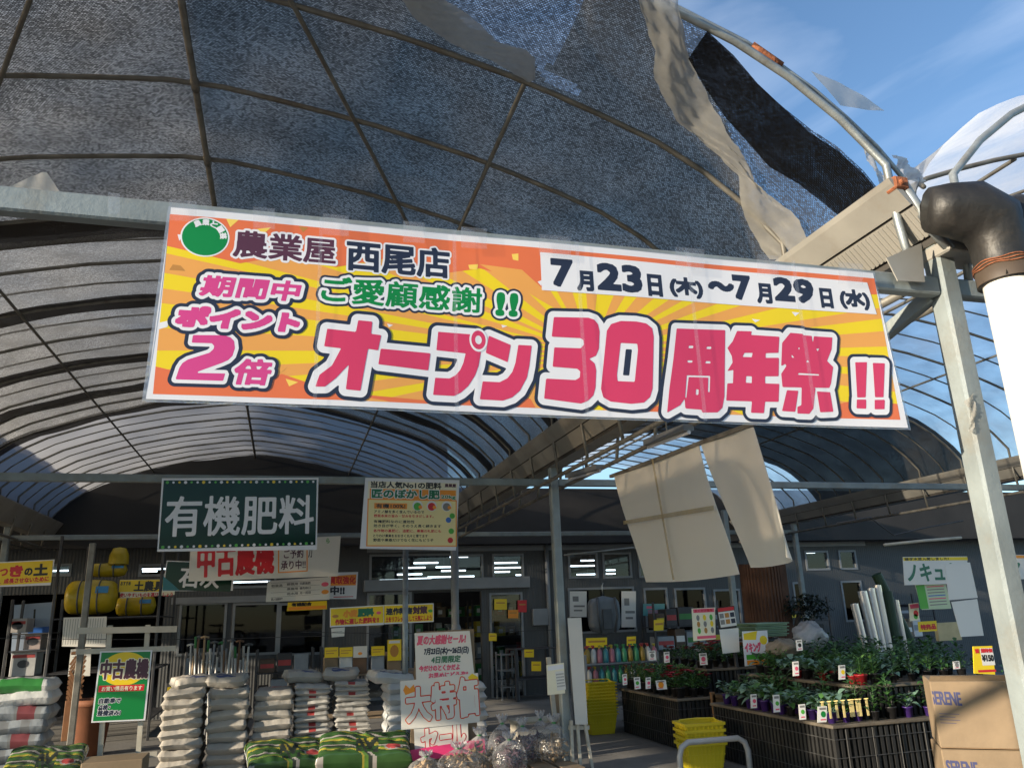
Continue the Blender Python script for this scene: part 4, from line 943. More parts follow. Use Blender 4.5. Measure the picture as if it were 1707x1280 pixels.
mb = MB(); mb.bar(at(1018, 794, X=3.09), at(1264, 703, X=3.09), .03, .03); single(mb, 'hanging_rail', PIPE, 'dark thin rail from which the two white sheets hang', 'rail')
for c, Xq, lab in ((((1080, 738), (1148, 712)), 3.0, 'white unlit lamp housing above the hanging sheets'), (((948, 793), (1000, 778)), 3.0, 'small white unlit lamp housing beside the middle post')):
    a, b = at(*c[0], X=Xq), at(*c[1], X=Xq); t = thing('lamp_housing', lab, 'lamp housing', a.lerp(b, .5)); mb = MB(); mb.bar(a, b, .09, .05); mb.build('casing', FRAME, t); mb = MB(); mb.tube([a-Vector((0, 0, .04)), b-Vector((0, 0, .04))], .016, 8); mb.build('tube', WHITE, t)
    m_ = a.lerp(b, .5); mb = MB(); mb.tube([m_, (m_.x, m_.y, 4.0)], .006, 5); mb.build('hanger', PIPE, t)

# ================================================================== sacks
def sack_mesh(w, d, h, seed, mats, name='sack', band=None, nu=20, nv=14):
    """pillow shaped sack, long side w, seams at the ends; centred, base at z=0"""
    r = random.Random(seed); mb = MB(); ph = [r.uniform(0, 6.28) for _ in range(8)]
    def pt(u, v, top):
        e = max(0, (1-abs(u)**9)*(1-abs(v)**8))**.30
        x = u*w/2*(1-.05*(1-abs(u)**2)*abs(v)**4+.0); x *= 1-.045*(1-abs(v)**3)*(abs(u)**6); y = v*d/2*(1-.05*(abs(v)**6)*(1-abs(u)**2))
        z = e*h/2
        wr = .0042*(math.sin(u*9+v*3+ph[0])+math.sin(v*11-u*4+ph[1])+.7*math.sin(u*21+ph[2])*math.cos(v*6+ph[3])+.6*math.sin(v*25+u*6+ph[4]))*min(1, e*1.5)
        cz = .010*math.sin(u*2.2+ph[5])+.006*math.sin(v*2.5+ph[6])
        return (x, y, h/2+cz+(z+wr if top else -z+wr*.5))
    T = [[pt(-1+2*j/nu, -1+2*i/nv, True) for j in range(nu+1)] for i in range(nv+1)]
    B = [[pt(-1+2*j/nu, -1+2*i/nv, False) for j in range(nu+1)] for i in range(nv+1)]
    mb.grid(T); mb.grid([b[::-1] for b in B])
    # printed marks: material per face
    if band:
        k = 0
        for i in range(nv):
            for j in range(nu):
                mb.m[k] = band(-1+2*(j+.5)/nu, -1+2*(i+.5)/nv, 1); mb.m[k+nu*nv] = band(1-2*(j+.5)/nu, -1+2*(i+.5)/nv, -1); k += 1
    return mb.mesh(name, mats, True)
KRAFT = mat('pale_paper_sack', (.46, .43, .385), .75, 0, .08, 5, .22, 22, stain=(.32, .28, .23), stain_amt=.35)
WOVEN = mat('white_woven_sack', (.50, .49, .465), .6, 0, .07, 6, .2, 30)
VINYL = mat('white_vinyl_sack', (.60, .61, .61), .3, 0, .08, 4, .35, 18)
PRINTR = mat('red_sack_print', (.42, .06, .06), .6); PRINTB = mat('blue_sack_print', (.07, .10, .24), .6); PRINTG = mat('green_sack_print', (.04, .22, .05), .4); PRINTY = mat('yellow_sack_print', (.60, .47, .03), .4); PRINTK = mat('dark_sack_print', (.03, .04, .03), .4)
BLUEW = mat('bluish_sack', (.27, .30, .33), .45, 0, .1, 4, .25, 20)
def mark(p, m): return lambda u, v, s: m if p(u, v, s) else 0
V = {}; HS = dict(kraft=.145, thin=.085, vinyl=.15, greenbag=.15)
def variants(key, w, d, h, mats, n, band=None, nu=20, nv=14):
    V[key] = [sack_mesh(w, d, h, 100*len(V)+i, mats, key, band, nu, nv) for i in range(n)]
ORD = ['topmost', 'second from top', 'third from top', 'fourth from top', 'fifth from top', 'sixth from top', 'seventh from top', 'eighth from top', 'ninth from top', 'tenth from top', 'eleventh from top', 'twelfth from top', 'thirteenth from top', 'fourteenth from top', 'fifteenth from top', 'sixteenth from top', 'seventeenth from top', 'eighteenth from top', 'nineteenth from top', 'twentieth from top', 'twenty-first from top', 'twenty-second from top']
def stack(key, x0px, x1px, topy, Y, pitch, kind, where, group, depth=.6, base=0, rz=0, jit=.012, seed=1, k0=None):
    r = random.Random(seed); a, b = at(x0px, topy, Y), at(x1px, topy, Y); top = a.z; n = max(1, int(round((top-base)/pitch))); cx = (a.x+b.x)/2
    pit = (top-base)/n
    for i in range(n):
        me = V[key][i % len(V[key])] if k0 is None else k0(i, n)
        o = bpy.data.objects.new('sack', me); COL.objects.link(o)
        o.scale = (1, 1, pit*1.13/HS[key]); o.location = (cx+r.uniform(-jit, jit), Y+depth/2+r.uniform(-jit, jit), base+pit*i-.01); o.rotation_euler = (0, r.uniform(-.015, .015), rz+r.uniform(-.04, .04)+(math.pi if r.random() < .5 else 0))
        tag(o, kind+', '+ORD[n-1-i]+' '+where, 'sack', group)
    return cx, top
variants('kraft', .445, .62, .145, [KRAFT, PRINTR], 5)
variants('kraft_top', .43, .62, .13, [KRAFT, PRINTB], 2, mark(lambda u, v, s: s > 0 and -.5 < u < .5 and (-.8 < v < -.55 or -.3 < v < -.1), 1))
variants('thin', .415, .6, .085, [WOVEN, PRINTR], 4, mark(lambda u, v, s: s > 0 and abs(u) < .25 and v < -.55, 1))
variants('vinyl', .50, .62, .15, [VINYL, PRINTG, PRINTB], 5, lambda u, v, s: 1 if (v < -.75 and .1 < u < .5) else 0)
variants('vinyl_top', .48, .6, .13, [VINYL, PRINTB], 1, mark(lambda u, v, s: s > 0 and abs(u) < .6 and -.85 < v < -.3 and abs(v+.57) > .1, 1))
variants('greenbag', .62, .45, .15, [VINYL, PRINTG, PRINTY], 3, lambda u, v, s: 1 if v < -.74 and abs(u) < .75 else 2 if -.74 < v < -.66 and u > .2 else 0)
variants('redbag', .6, .45, .15, [BLUEW, mat('dull_red_print', (.20, .05, .06), .5), mat('dull_grey_print', (.22, .23, .24), .5)], 2, lambda u, v, s: 1 if v < -.75 and -.1 < u < .55 else 2 if math.sin(u*9+v*4) > .4 else 0)
def print_mat():
    m, t, b = nodes_of('printed_glossy_bag'); N = t.nodes.new; K = t.links.new
    co = N('ShaderNodeTexCoord'); n = N('ShaderNodeTexNoise'); n.inputs['Scale'].default_value = 4.2; n.inputs['Detail'].default_value = 3; n.inputs['Distortion'].default_value = 1.2
    mp = N('ShaderNodeMapping'); mp.inputs['Rotation'].default_value = (0, 0, .6); mp.inputs['Scale'].default_value = (.8, 2.2, 1); K(co.outputs['Object'], mp.inputs[0]); K(mp.outputs[0], n.inputs['Vector'])
    r = N('ShaderNodeValToRGB'); r.color_ramp.interpolation = 'CONSTANT'; e = r.color_ramp.elements
    e[0].position = 0; e[0].color = (.02, .025, .02, 1); e[1].position = .43; e[1].color = (.025, .11, .025, 1)
    for p, c in ((.47, (.11, .19, .025)), (.51, (.36, .29, .04)), (.545, (.30, .12, .02)), (.57, (.04, .15, .035)), (.64, (.30, .29, .27))): q = e.new(p); q.color = (*c, 1)
    K(n.outputs['Fac'], r.inputs[0]); K(r.outputs[0], b.inputs['Base Color']); b.inputs['Roughness'].default_value = .22
    n3 = N('ShaderNodeTexNoise'); n3.inputs['Scale'].default_value = 18; K(co.outputs['Object'], n3.inputs['Vector']); bp = N('ShaderNodeBump'); bp.inputs['Strength'].default_value = .35; bp.inputs['Distance'].default_value = .02; K(n3.outputs['Fac'], bp.inputs['Height']); K(bp.outputs[0], b.inputs['Normal'])
    return m
PRN = print_mat(); OVAL = mat('pale_label_print', (.36, .33, .30), .3)
def bagprint(u, v, s):
    if s < 0 and v > -.9: return 1
    e = ((u-.60)/.21)**2+((v+.52)/.24)**2
    if e < 1: return 2 if e < .6 else 3
    if -.18 < u < .30 and -.86 < v < .2:
        return 4 if (u*3+v*1.4+.6*math.sin(u*17)) % 1.3 < .75 else 6 if v > -.35 else 5
    q = (u*.55+v*.9+.12*math.sin(u*5)) % .62
    return 5 if q < .30 else 6 if q < .36 else 7 if q < .46 else 4 if q < .54 else 3
GPR = mat('deep_green_bag_print', (.035, .085, .025), .22, 0, .25, 7); YPR = mat('yellow_bag_print', (.36, .30, .05), .22, 0, .25, 7); LPR = mat('leaf_bag_print', (.10, .20, .04), .22, 0, .4, 16)
variants('colourbag', .74, .5, .17, [PRN, VINYL, PRINTR, OVAL, PRINTK, GPR, YPR, LPR], 2, bagprint, 90, 56)
stack('kraft', 270, 343, 1150, 10.0, .108, 'pale paper sack', 'in the stack nearest the poster stand', 'pale paper sacks', seed=1)
stack('kraft', 347, 418, 1150, 10.05, .108, 'pale paper sack', 'in the second stack from the poster stand', 'pale paper sacks', seed=2)
stack('kraft', 423, 490, 1152, 10.1, .110, 'pale paper sack', 'in the third stack from the poster stand', 'pale paper sacks', seed=3)
stack('thin', 490, 554, 1142, 10.15, .058, 'thin white woven sack', 'in the stack left of the red-marked pile', 'thin white woven sacks', seed=4)
stack('thin', 556, 620, 1137, 10.15, .058, 'thin white woven sack', 'in the pile beside the white vinyl sacks', 'thin white woven sacks', seed=5)
stack('vinyl', 636, 724, 1140, 9.7, .11, 'glossy white vinyl sack', 'behind the left edge of the sale placard', 'glossy vinyl sacks', seed=6)
stack('vinyl', 737, 820, 1142, 9.8, .11, 'glossy white vinyl sack', 'behind the right edge of the sale placard', 'glossy vinyl sacks', seed=7)
def lone(key, i, px, Y, z, label, group=None, rz=0, tilt=0, sc=1):
    o = bpy.data.objects.new('sack', V[key][i]); COL.objects.link(o); p = at(px, 1130, Y)
    o.location = (p.x, Y+.3, z); o.rotation_euler = (0, tilt, rz); o.scale = (sc,)*3; tag(o, label, 'sack', group); return o
zt = at(300, 1150, 10).z
lone('kraft_top', 0, 318, 10.1, zt-.01, 'printed paper sack lying askew on top of the stack nearest the stand', rz=.25, tilt=-.12)
lone('kraft_top', 1, 378, 10.1, zt-.005, 'blue-printed paper sack lying on top of the second pale stack', rz=-.05)
zt = at(520, 1140, 10.15).z
lone('kraft_top', 0, 505, 10.35, zt, 'brownish sack resting on the thin woven stack', rz=.1); lone('kraft_top', 1, 572, 10.3, zt+.01, 'brownish sack resting on the red-marked woven pile', rz=-.12)
lone('vinyl_top', 0, 655, 9.75, at(650, 1140, 9.7).z-.01, 'white sack with dark print lying on the vinyl sacks', rz=.08, tilt=.05)
stack('greenbag', -16, 92, 1136, 10.35, .13, 'white and green printed soil bag', 'in the pile at far left', 'soil bags at far left', depth=.45, seed=8, jit=.03,
      k0=lambda i, n: V['greenbag'][i % 3] if i >= n-2 else V['redbag'][i % 2])
def front_bag(x0, x1, y, Y, i, label, rz=0):
    a, b = at(x0, y, Y), at(x1, y, Y); o = bpy.data.objects.new('sack', V['colourbag'][i]); COL.objects.link(o); s = (b.x-a.x)/.74
    o.location = ((a.x+b.x)/2, Y+.2, a.z-.205*s); o.rotation_euler = (R(16), 0, rz); o.scale = (s, 1.05, s); tag(o, label, 'sack', 'colour printed bags in front'); return o
front_bag(408, 545, 1246, 9.0, 0, 'green and yellow printed glossy bag lying in front of the third pale stack', .12)
front_bag(530, 690, 1232, 8.95, 1, 'green and yellow printed glossy bag lying against the sale placard', -.10)
front_bag(0, 135, 1260, 8.6, 1, 'striped glossy bag lying in front of the poster stand', .1)
# low pallets below the front goods
WOOD = mat('raw_pallet_wood', (.26, .19, .12), .8, 0, .25, 4, .2, 30)
def pallet(x0, x1, y0, y1, z, label):
    t = thing('pallet', label, 'pallet', ((x0+x1)/2, (y0+y1)/2, 0))
    n = 7; 
    for k in range(3):
        yy = y0+.06+(y1-y0-.12)*k/2; mb = MB(); mb.bbox((x0, yy-.045, 0), (x1, yy+.045, z-.022)); mb.build('bearer', WOOD, t)
    for k in range(n):
        xx = x0+(x1-x0)*(k+.5)/n; w = (x1-x0)/n*.42; mb = MB(); mb.bbox((xx-w, y0, z-.022), (xx+w, y1, z), .003); mb.build('board', WOOD, t)
pallet(1.15, 2.95, 8.0, 8.75, .14, 'low wooden pallet under the bagged roots')
mb = MB(); a, b = at(135, 1272, 8.3), at(238, 1268, 8.3); mb.bbox((a.x, 8.3, 0), (b.x, 8.7, a.z), .006); single(mb, 'cardboard_box', CARD, 'low closed cardboard box at the foot of the poster stand', 'box')

# ================================================================== clear bags of roots
BAGF = film_mat('clear_bag_film', (.75, .76, .78), .86, .05, .5, .15, 14, .12)
BAGN = film_mat('bunched_bag_film', (.8, .8, .82), .45, .12, .5, .2, 20, .25)
TAN = mat('dry_tan_roots', (.36, .25, .14), .8, 0, .35, 14, .5, 60); PURP = mat('dark_purple_bulbs', (.045, .014, .030), .55, 0, .5, 12, .4, 50)
def root_bag(px, py, Y, w, h, m, label, seed):
    r = random.Random(seed); p = at(px, py, Y); t = thing('bag_of_roots', label, 'bag', (p.x, Y, .14), 'clear bags of roots and bulbs')
    b = Vector((p.x, Y, .14)); mb = MB()
    for k in range(60):
        a = r.uniform(0, 6.28); q = r.random()**.5; c = b+Vector((math.cos(a)*q*w*.40, math.sin(a)*q*w*.34, .03+h*.62*r.random()*(1-q*.45)))
        d = Vector((r.uniform(-1, 1), r.uniform(-1, 1), r.uniform(-.5, .9))).normalized()*r.uniform(.03, .07)
        e = Vector((r.uniform(-.02, .02), r.uniform(-.02, .02), r.uniform(-.02, .02)))
        mb.tube([c-d, c+e, c+d], [.003, r.uniform(.010, .022), .004], 6)
    mb.build('contents', m, t, True)
    mb = MB(); prof = [(.40, 0), (.49, .06), (.52, .25), (.50, .45), (.42, .6), (.25, .72), (.09, .80), (.05, .83), (.11, .90), (.20, 1.0)]; n = 30; rows = []
    ph = [r.uniform(0, 6) for _ in range(4)]
    for i, (q, z) in enumerate(prof):
        rows.append([(b.x+w*q*math.cos(6.2832*j/n)*(1+.07*math.sin(j*2.1+ph[0]+i)+.05*math.sin(j*1.3*3+ph[1])), b.y+w*.85*q*math.sin(6.2832*j/n)*(1+.07*math.sin(j*1.7+ph[2]+i*1.3)), b.z+h*z+(.02*math.sin(j*1.9+ph[3]) if i > 7 else .006*math.sin(j*2.3+i))) for j in range(n)])
    for q in rows: q.append(q[0])
    mb.grid(rows[:6]); mb.grid(rows[5:], 1); mb.build('clear_bag', [BAGF, BAGN], t, True)
    mb = MB(); mb.lathe([(w*.06, .80*h), (w*.07, .83*h), (w*.06, .86*h)], 10, tuple(b)); mb.build('tie', PRINTG, t, True)
for k, (px, py, Y, w, h, m, lab) in enumerate([
    (838, 1240, 8.55, .30, .46, PURP, 'clear bag of dark purple bulbs with a tall twisted neck beside the placard'),
    (800, 1255, 8.35, .34, .38, TAN, 'clear bag of tan roots just right of the placard foot'),
    (872, 1250, 8.5, .32, .42, PURP, 'clear bag of dark purple bulbs between two tan bags'),
    (850, 1275, 8.15, .34, .34, PURP, 'low clear bag of purple bulbs nearest the front'),
    (925, 1250, 8.45, .36, .44, TAN, 'clear bag of tan roots leaning by the middle post'),
    (902, 1238, 8.65, .26, .46, PURP, 'slim clear bag of bulbs at the back beside the post'),
    (765, 1270, 8.2, .40, .28, TAN, 'wide flat clear bag of tan roots under the placard'),
    (710, 1276, 8.1, .32, .24, TAN, 'small flat clear bag of roots nearest the green printed bags')]):
    root_bag(px, py, Y, w, h, m, lab, 40+k)

# ================================================================== left background goods
YB = mat('yellow_wrap', (.50, .36, .012), .35, 0, .12, 3, .25, 9); STRAP = mat('dark_strap', (.08, .09, .10), .6)
def bundle(x0, x1, y0, y1, Y, label, hump=False):
    a, b = at(x0, y1, Y), at(x1, y0, Y); r = (b.z-a.z)/2; cz = (a.z+b.z)/2; L_ = b.x-a.x; t = thing('yellow_bundle', label, 'bundle', ((a.x+b.x)/2, Y, a.z), 'yellow wrapped bundles')
    mb = MB(); n = 28; rows = []; k = 18; rr = random.Random(int(x0))
    for i in range(k+1):
        u = -1+2*i/k; q = max(0, 1-abs(u)**6)**.4
        rows.append([((a.x+b.x)/2+u*L_/2, Y+r*q*math.sin(6.2832*j/n)*(1+.03*math.sin(j*2+i)), cz+r*q*math.cos(6.2832*j/n)*(1+.03*math.sin(j*1.4+i*.7))) for j in range(n+1)])
    mb.grid(rows); mb.build('wrap', YB, t, True)
    for f in (-.35, .30):
        x = (a.x+b.x)/2+f*L_/2*1.1; mb = MB(); mb.tube([(x, Y+r*1.02*math.sin(.2618*j), cz+r*1.02*math.cos(.2618*j)) for j in range(25)], .012, 5); mb.build('strap', STRAP, t, True)
    if hump:
        mb = MB(); mb.lathe([(.0, .28), (.1, .26), (.15, .15), (.16, 0)], 14, (b.x-.15, Y, cz+r*.8)); mb.build('knotted_end', YB, t, True)
    mb = MB(); q = (a.x+b.x)/2+.3*L_/2; mb.add([(q-.02, Y-r*1.03, cz+r*.2), (q+.16, Y-r*1.03, cz+r*.2), (q+.16, Y-r*.9, cz+r*.6), (q-.02, Y-r*.9, cz+r*.6)], [(0, 1, 2, 3)]); mb.build('blue_label', ink('label_blue', 60, 130, 180), t)
bundle(104, 200, 966, 1025, 14.0, 'big yellow plastic-wrapped bundle with two straps under the far left beam')
bundle(146, 214, 938, 962, 14.6, 'smaller yellow wrapped bundle with a knotted end above the big one', True)
bundle(190, 262, 992, 1027, 15.2, 'dim yellow wrapped bundle behind the tool sign')
# rack carrying them
def frame_rack(name, label, cat, x0, x1, y0, y1, zs, top, m, r=.02, sm=None):
    t = thing(name, label, cat, ((x0+x1)/2, (y0+y1)/2, 0))
    for x in (x0, x1):
        for y in (y0, y1):
            mb = MB(); mb.bbox((x-r, y-r, 0), (x+r, y+r, top), .004); mb.build('upright', m, t)
    for z in zs:
        mb = MB(); mb.bbox((x0-r*.5, y0-r*.5, z-.02), (x1+r*.5, y1+r*.5, z), .004); mb.build('shelf', sm or m, t)
    return t
DKM = mat('dark_rack_steel', (.06, .06, .065), .5, .3, .2, 5)
a, b = at(96, 1030, 14.0), at(268, 1030, 14.0)
frame_rack('storage_rack', 'dark steel rack carrying the yellow wrapped bundles', 'rack', a.x, b.x, 13.7, 15.5, (.3, 1.0, a.z-.01), 3.0, DKM)
s = Sheet([(106, 1029), (178, 1027), (176, 1078), (103, 1077)], Y=13.6, thick=.004, base=PAPER)
for k in range(16): s.rect(.05+.058*k, .06, .06+.058*k, .94, GREY if k != 8 else PK, .001)
s.done('notice_sheet', 'pair of white ruled notice sheets hung below the big yellow bundle', 'notice')
s = Sheet([(118, 1082), (152, 1080), (150, 1126), (113, 1127)], Y=13.55, thick=.003, base=PAPER)
for k in range(9): s.rect(.12, .08+.1*k, .8-.1*(k % 3), .10+.1*k, GREY, .001)
s.done('notice_sheet', 'narrow white list pinned under the ruled notice sheets', 'notice')
# lattice planter panel
t = thing('lattice_panel', 'brown diagonal lattice panel behind the far left soil bags', 'lattice panel', at(120, 1200, 12.8))
a, b = at(102, 1235, 12.8), at(145, 1085, 12.8); BW2 = mat('brown_wood', (.20, .09, .035), .7, 0, .25, 6)
mb = MB(); w, h = b.x-a.x, b.z-a.z; n = 5
for k in range(-n*3, n*3):
    for sg in (1, -1):
        x0 = a.x+k*w/n; p = []
        for q in range(41):
            z = a.z+.45*h+(.5*h)*q/40; x = (x0+sg*(z-a.z)*.6)
            if a.x < x < b.x: p.append((x, 12.8+.006*sg, z))
        if len(p) > 2: mb.bar(p[0], p[-1], .006, .03, upv=(1, 0, 0))
mb.build('lattice', BW2, t); mb = MB(); mb.bbox((a.x, 12.77, a.z), (b.x, 12.83, a.z+.45*h)); mb.build('lower_board', BW2, t)
mb = MB(); mb.bbox((a.x, 12.78, b.z-.04), (b.x, 12.82, b.z)); mb.build('top_rail', BW2, t)
a = at(150, 1240, 12.6); mb = MB(); mb.lathe([(0, 0), (.17, 0), (.24, .62), (.27, .62), (.27, .70), (.23, .70), (.22, .62), (0, .6)], 22, (a.x, 12.6, 0)); single(mb, 'clay_pot', mat('terracotta', (.23, .085, .04), .8, 0, .15, 5), 'tall terracotta pot beside the brown lattice', 'pot', smooth=True)
# boxed tools at the far left
for k, (c, col, lab) in enumerate((([(14, 1032), (46, 1030), (44, 1056), (12, 1055)], (.45, .42, .40), 'white product carton with a round picture by the far left window'), ([(42, 1056), (70, 1055), (66, 1084), (38, 1083)], (.42, .34, .32), 'pinkish product carton below the white one'), ([(26, 1090), (62, 1085), (58, 1126), (14, 1128)], (.5, .5, .5), 'pale carton low down at the far left window'))):
    a, b = at(*c[3], 14.5), at(*c[1], 14.5); mb = MB(); mb.bbox((a.x, 14.5, a.z), (b.x, 14.9, b.z), .006)
    q = (a.x+b.x)/2, (a.z+b.z)/2; n = len(mb.f); mb.add([(q[0]+.08*math.cos(j*.5236), 14.497, q[1]+.06*math.sin(j*.5236)) for j in range(12)], [tuple(range(12))], 1); mb.add([(a.x+.02, 14.497, b.z-.09), (b.x-.02, 14.497, b.z-.09), (b.x-.02, 14.497, b.z-.04), (a.x+.02, 14.497, b.z-.04)], [(0, 1, 2, 3)], 2)
    single(mb, 'product_carton', [mat('carton_%s' % 'abc'[k], col, .6), mat('carton_print_dark', (.05, .05, .06), .5), PRINTR], lab, 'carton')
a, b = at(8, 1130, 14.45), at(98, 1003, 14.95)
frame_rack('display_shelf', 'dark display shelf holding product cartons by the far left window', 'shelf', at(8, 1100, 14.45).x, at(78, 1100, 14.45).x, 14.45, 15.0, (at(20, 1128, 14.5).z, at(20, 1056, 14.5).z, at(50, 1084, 14.5).z), 2.1, DKM)
s = Sheet([(24, 1008), (90, 1003), (84, 1088), (18, 1090)], Y=15.1, thick=.006, base=ink('pale_blue_grey', 150, 165, 185)); s.rect(.4, .5, .95, .62, BLU, .001); s.rect(.5, .12, .55, .5, BLK, .001); s.done('display_board', 'pale blue display board with a dark tool shape behind the cartons', 'display board')
# tools standing behind the sacks
TOOLM = [mat('white_handle', (.55, .55, .53), .35), mat('ash_handle', (.38, .27, .16), .6, 0, .2, 12), mat('green_band', (.03, .2, .06), .5), mat('brown_handle', (.16, .09, .05), .6), mat('grey_handle', (.30, .31, .33), .4, .2)]
KN = ['white', 'ash wood', 'green banded', 'dark brown', 'grey']
r = random.Random(5); bar_y = 12.2
TOOLWORD = ['first', 'second', 'third', 'fourth', 'fifth', 'sixth', 'seventh', 'eighth', 'ninth', 'tenth', 'eleventh', 'twelfth', 'thirteenth', 'fourteenth', 'fifteenth', 'sixteenth', 'seventeenth', 'eighteenth', 'nineteenth', 'twentieth', 'twenty-first', 'twenty-second']
for k in range(22):
    px = 316+k*4.6+r.uniform(-1, 1); tp = at(px+r.uniform(-3, 4), r.uniform(1062, 1082), bar_y+r.uniform(-.15, .15)); q = k % 5 if r.random() < .6 else 0
    bx = Vector((tp.x+r.uniform(-.1, .06), tp.y+r.uniform(.1, .3), 0))
    t = thing('garden_tool', '%s long tool handle, %s from the poster-stand side of the bundle behind the sacks' % (KN[q], TOOLWORD[k]), 'garden tool', bx, 'long tool handles behind the sacks')
    mb = MB(); mb.tube([bx, bx.lerp(tp, .5), tp], .014, 8); mb.build('shaft', TOOLM[q if q != 2 else 0], t, True)
    mb = MB(); d = (tp-bx).normalized()
    if k % 3 == 0: mb.tube([tp+Vector((-.055, 0, .02)), tp+Vector((0, 0, .035)), tp+Vector((.055, 0, .02))], .013, 8); mb.tube([tp-d*.02, tp+Vector((0, 0, .035))], .012, 6)
    else: mb.tube([tp-d*.14, tp+d*.01], .0165, 8)
    mb.build('grip', TOOLM[2] if q == 2 else STRAP if k % 2 else TOOLM[q], t, True)
a, b = at(306, 1100, bar_y), at(418, 1100, bar_y); mb = MB()
mb.bbox((a.x, bar_y-.22, .9), (b.x, bar_y-.19, .95), .004); mb.bbox((a.x, bar_y+.1, .9), (b.x, bar_y+.13, .95), .004)
for x in (a.x, b.x-.04):
    mb.bbox((x, bar_y-.19, .9), (x+.04, bar_y+.1, .95), .004)
    for y in (bar_y-.22, bar_y+.1): mb.bbox((x, y, 0), (x+.04, y+.03, .9), .004)
single(mb, 'tool_rack', DKM, 'dark rail rack holding the bundle of long tool handles', 'rack')
s = Sheet([(279, 1145), (297, 1143), (296, 1158), (278, 1160)], Y=11, thick=.003, base=SY); s.rect(.1, .3, .9, .45, BRN, .001); s.done('price_card', 'small yellow price card standing beside the first paper sack stack', 'price card')
# goods on the shelf behind the thin sacks
SHW = mat('shelf_board', (.30, .22, .14), .7, 0, .15, 4)
a, b = at(535, 1120, 11.6), at(700, 1120, 11.6)
frame_rack('goods_table', 'wooden goods table behind the thin woven sacks', 'table', a.x, b.x, 11.5, 12.2, (.35, at(600, 1122, 11.6).z), at(600, 1122, 11.6).z, SHW, .03)
zt = at(600, 1122, 11.6).z
for k, (x0, x1, y0, y1, m, lab) in enumerate(((541, 564, 1078, 1095, SY, 'yellow price card at the near end of the goods table'), (566, 588, 1078, 1094, SY, 'second yellow price card on the goods table'), (589, 612, 1076, 1095, PAPER, 'white card with a red mark on the goods table'), (619, 641, 1076, 1092, SY, 'yellow price card beside the bright seed packet'), (646, 669, 1065, 1100, SY, 'bright yellow seed packet with a brown picture beside the thin post'))):
    s = Sheet([(x0, y0+1), (x1, y0), (x1, y1), (x0, y1+1)], Y=11.5, thick=.004, base=m)
    if k == 2: s.disc(.5, .65, .03, SO, .001, 10, .02)
    elif k == 4: s.disc(.5, .55, .06, BRN, .001, 12, .08); s.rect(.1, .05, .9, .18, WHITE, .001)
    else: s.rect(.1, .3, .9, .38, BRN, .001); s.rect(.1, .55, .7, .63, BRN, .001)
    s.done('price_card', lab, 'price card')
    x = (at(x0, y1, 11.52).x+at(x1, y1, 11.52).x)/2; z1 = at(x0, y1, 11.52).z; w = (at(x1, y1, 11.52).x-at(x0, y1, 11.52).x)/2
    mb = MB(); mb.bbox((x-w, 11.54, zt), (x+w, 11.86, z1-.01 if k != 4 else z1+.1), .008); single(mb, 'goods_carton', [CARD, VINYL, mat('brown_goods', (.16, .09, .05), .7), BLUEW, CARD][k], ['brown carton under the first yellow price card', 'white tub under the second yellow price card', 'brown parcel under the red-marked card', 'bluish parcel under the third yellow price card', 'brown carton behind the bright seed packet'][k], 'carton')
# thin sign pole and shop-front white pipe
mb = MB(); p = at(676, 920, 9.9); mb.tube([(p.x, 9.9, 0), (p.x, 9.9, p.z+.15)], .035, 10); single(mb, 'sign_pole', STEEL, 'thin steel pole rising behind the cream fertiliser poster', 'pole', smooth=True)
mb = MB(); p = at(757, 800, 13); mb.tube([(p.x, 13, 0), (p.x, 13, 3.4)], .05, 12); mb.lathe([(.09, 0), (.07, .06), (.055, .1)], 14, (p.x, 13, at(757, 1046, 13).z-.05)); single(mb, 'standing_pipe', FRAME, 'pale upright pipe with a flared collar in front of the shop door', 'pipe', smooth=True)
for x0, x1, y, Y, lab in ((-20, 560, 1063, 10.9, 'thin wire stretched across in front of the dark shop windows'), (500, 930, 1053, 10.4, 'thin wire carrying the yellow strip signs')):
    a, b = at(x0, y, Y), at(x1, y-4, Y); mb = MB(); mb.tube([a.lerp(b, k/12)-Vector((0, 0, .03*math.sin(math.pi*k/12))) for k in range(13)], .004, 5); single(mb, 'wire', DKM, lab, 'wire')

# ================================================================== middle: board, calendar, baskets, rail
CREAMB = mat('white_foam_board', (.62, .60, .55), .7, 0, .05, 2)
P = [at(x, y, 8.3) for x, y in ((946, 1030), (969, 1029), (980, 1207), (959, 1207))]; mb = MB()
mb.add([*P, *[p+Vector((.01, .03, 0)) for p in P]], [(0, 3, 2, 1), (4, 5, 6, 7), (0, 1, 5, 4), (1, 2, 6, 5), (2, 3, 7, 6), (3, 0, 4, 7)]); single(mb, 'tall_board', CREAMB, 'tall narrow white board leaning on the middle post', 'board')
mb = MB()
for a, b in (((962, 1200), (968, 1285)), ((975, 1205), (988, 1285)), ((952, 1200), (955, 1285))): mb.bar(at(*a, 8.34), at(*b, 8.34), .03, .03, upv=(0, 1, 0))
mb.bar(at(948, 1212, 8.36), at(982, 1212, 8.36), .02, .04); single(mb, 'board_easel', WOODW, 'pale wooden easel legs under the tall white board', 'easel')
s = Sheet([(911, 1108), (940, 1104), (942, 1155), (913, 1158)], Y=8.3, thick=.004, base=CREAM); s.rect(.44, .26, .94, .9, PAPER, .001); s.rect(.05, .05, .95, .2, WHITE, .001)
for i in range(7):
    for j in range(5): s.rect(.48+.063*i, .34+.1*j, .515+.063*i, .39+.1*j, GREY, .0015)
s.done('calendar', 'cream paper calendar hung on the middle post', 'calendar')
t = thing('white_shelf', 'white open frame shelf with a wooden back behind the middle post', 'shelf', at(925, 1230, 9.6))
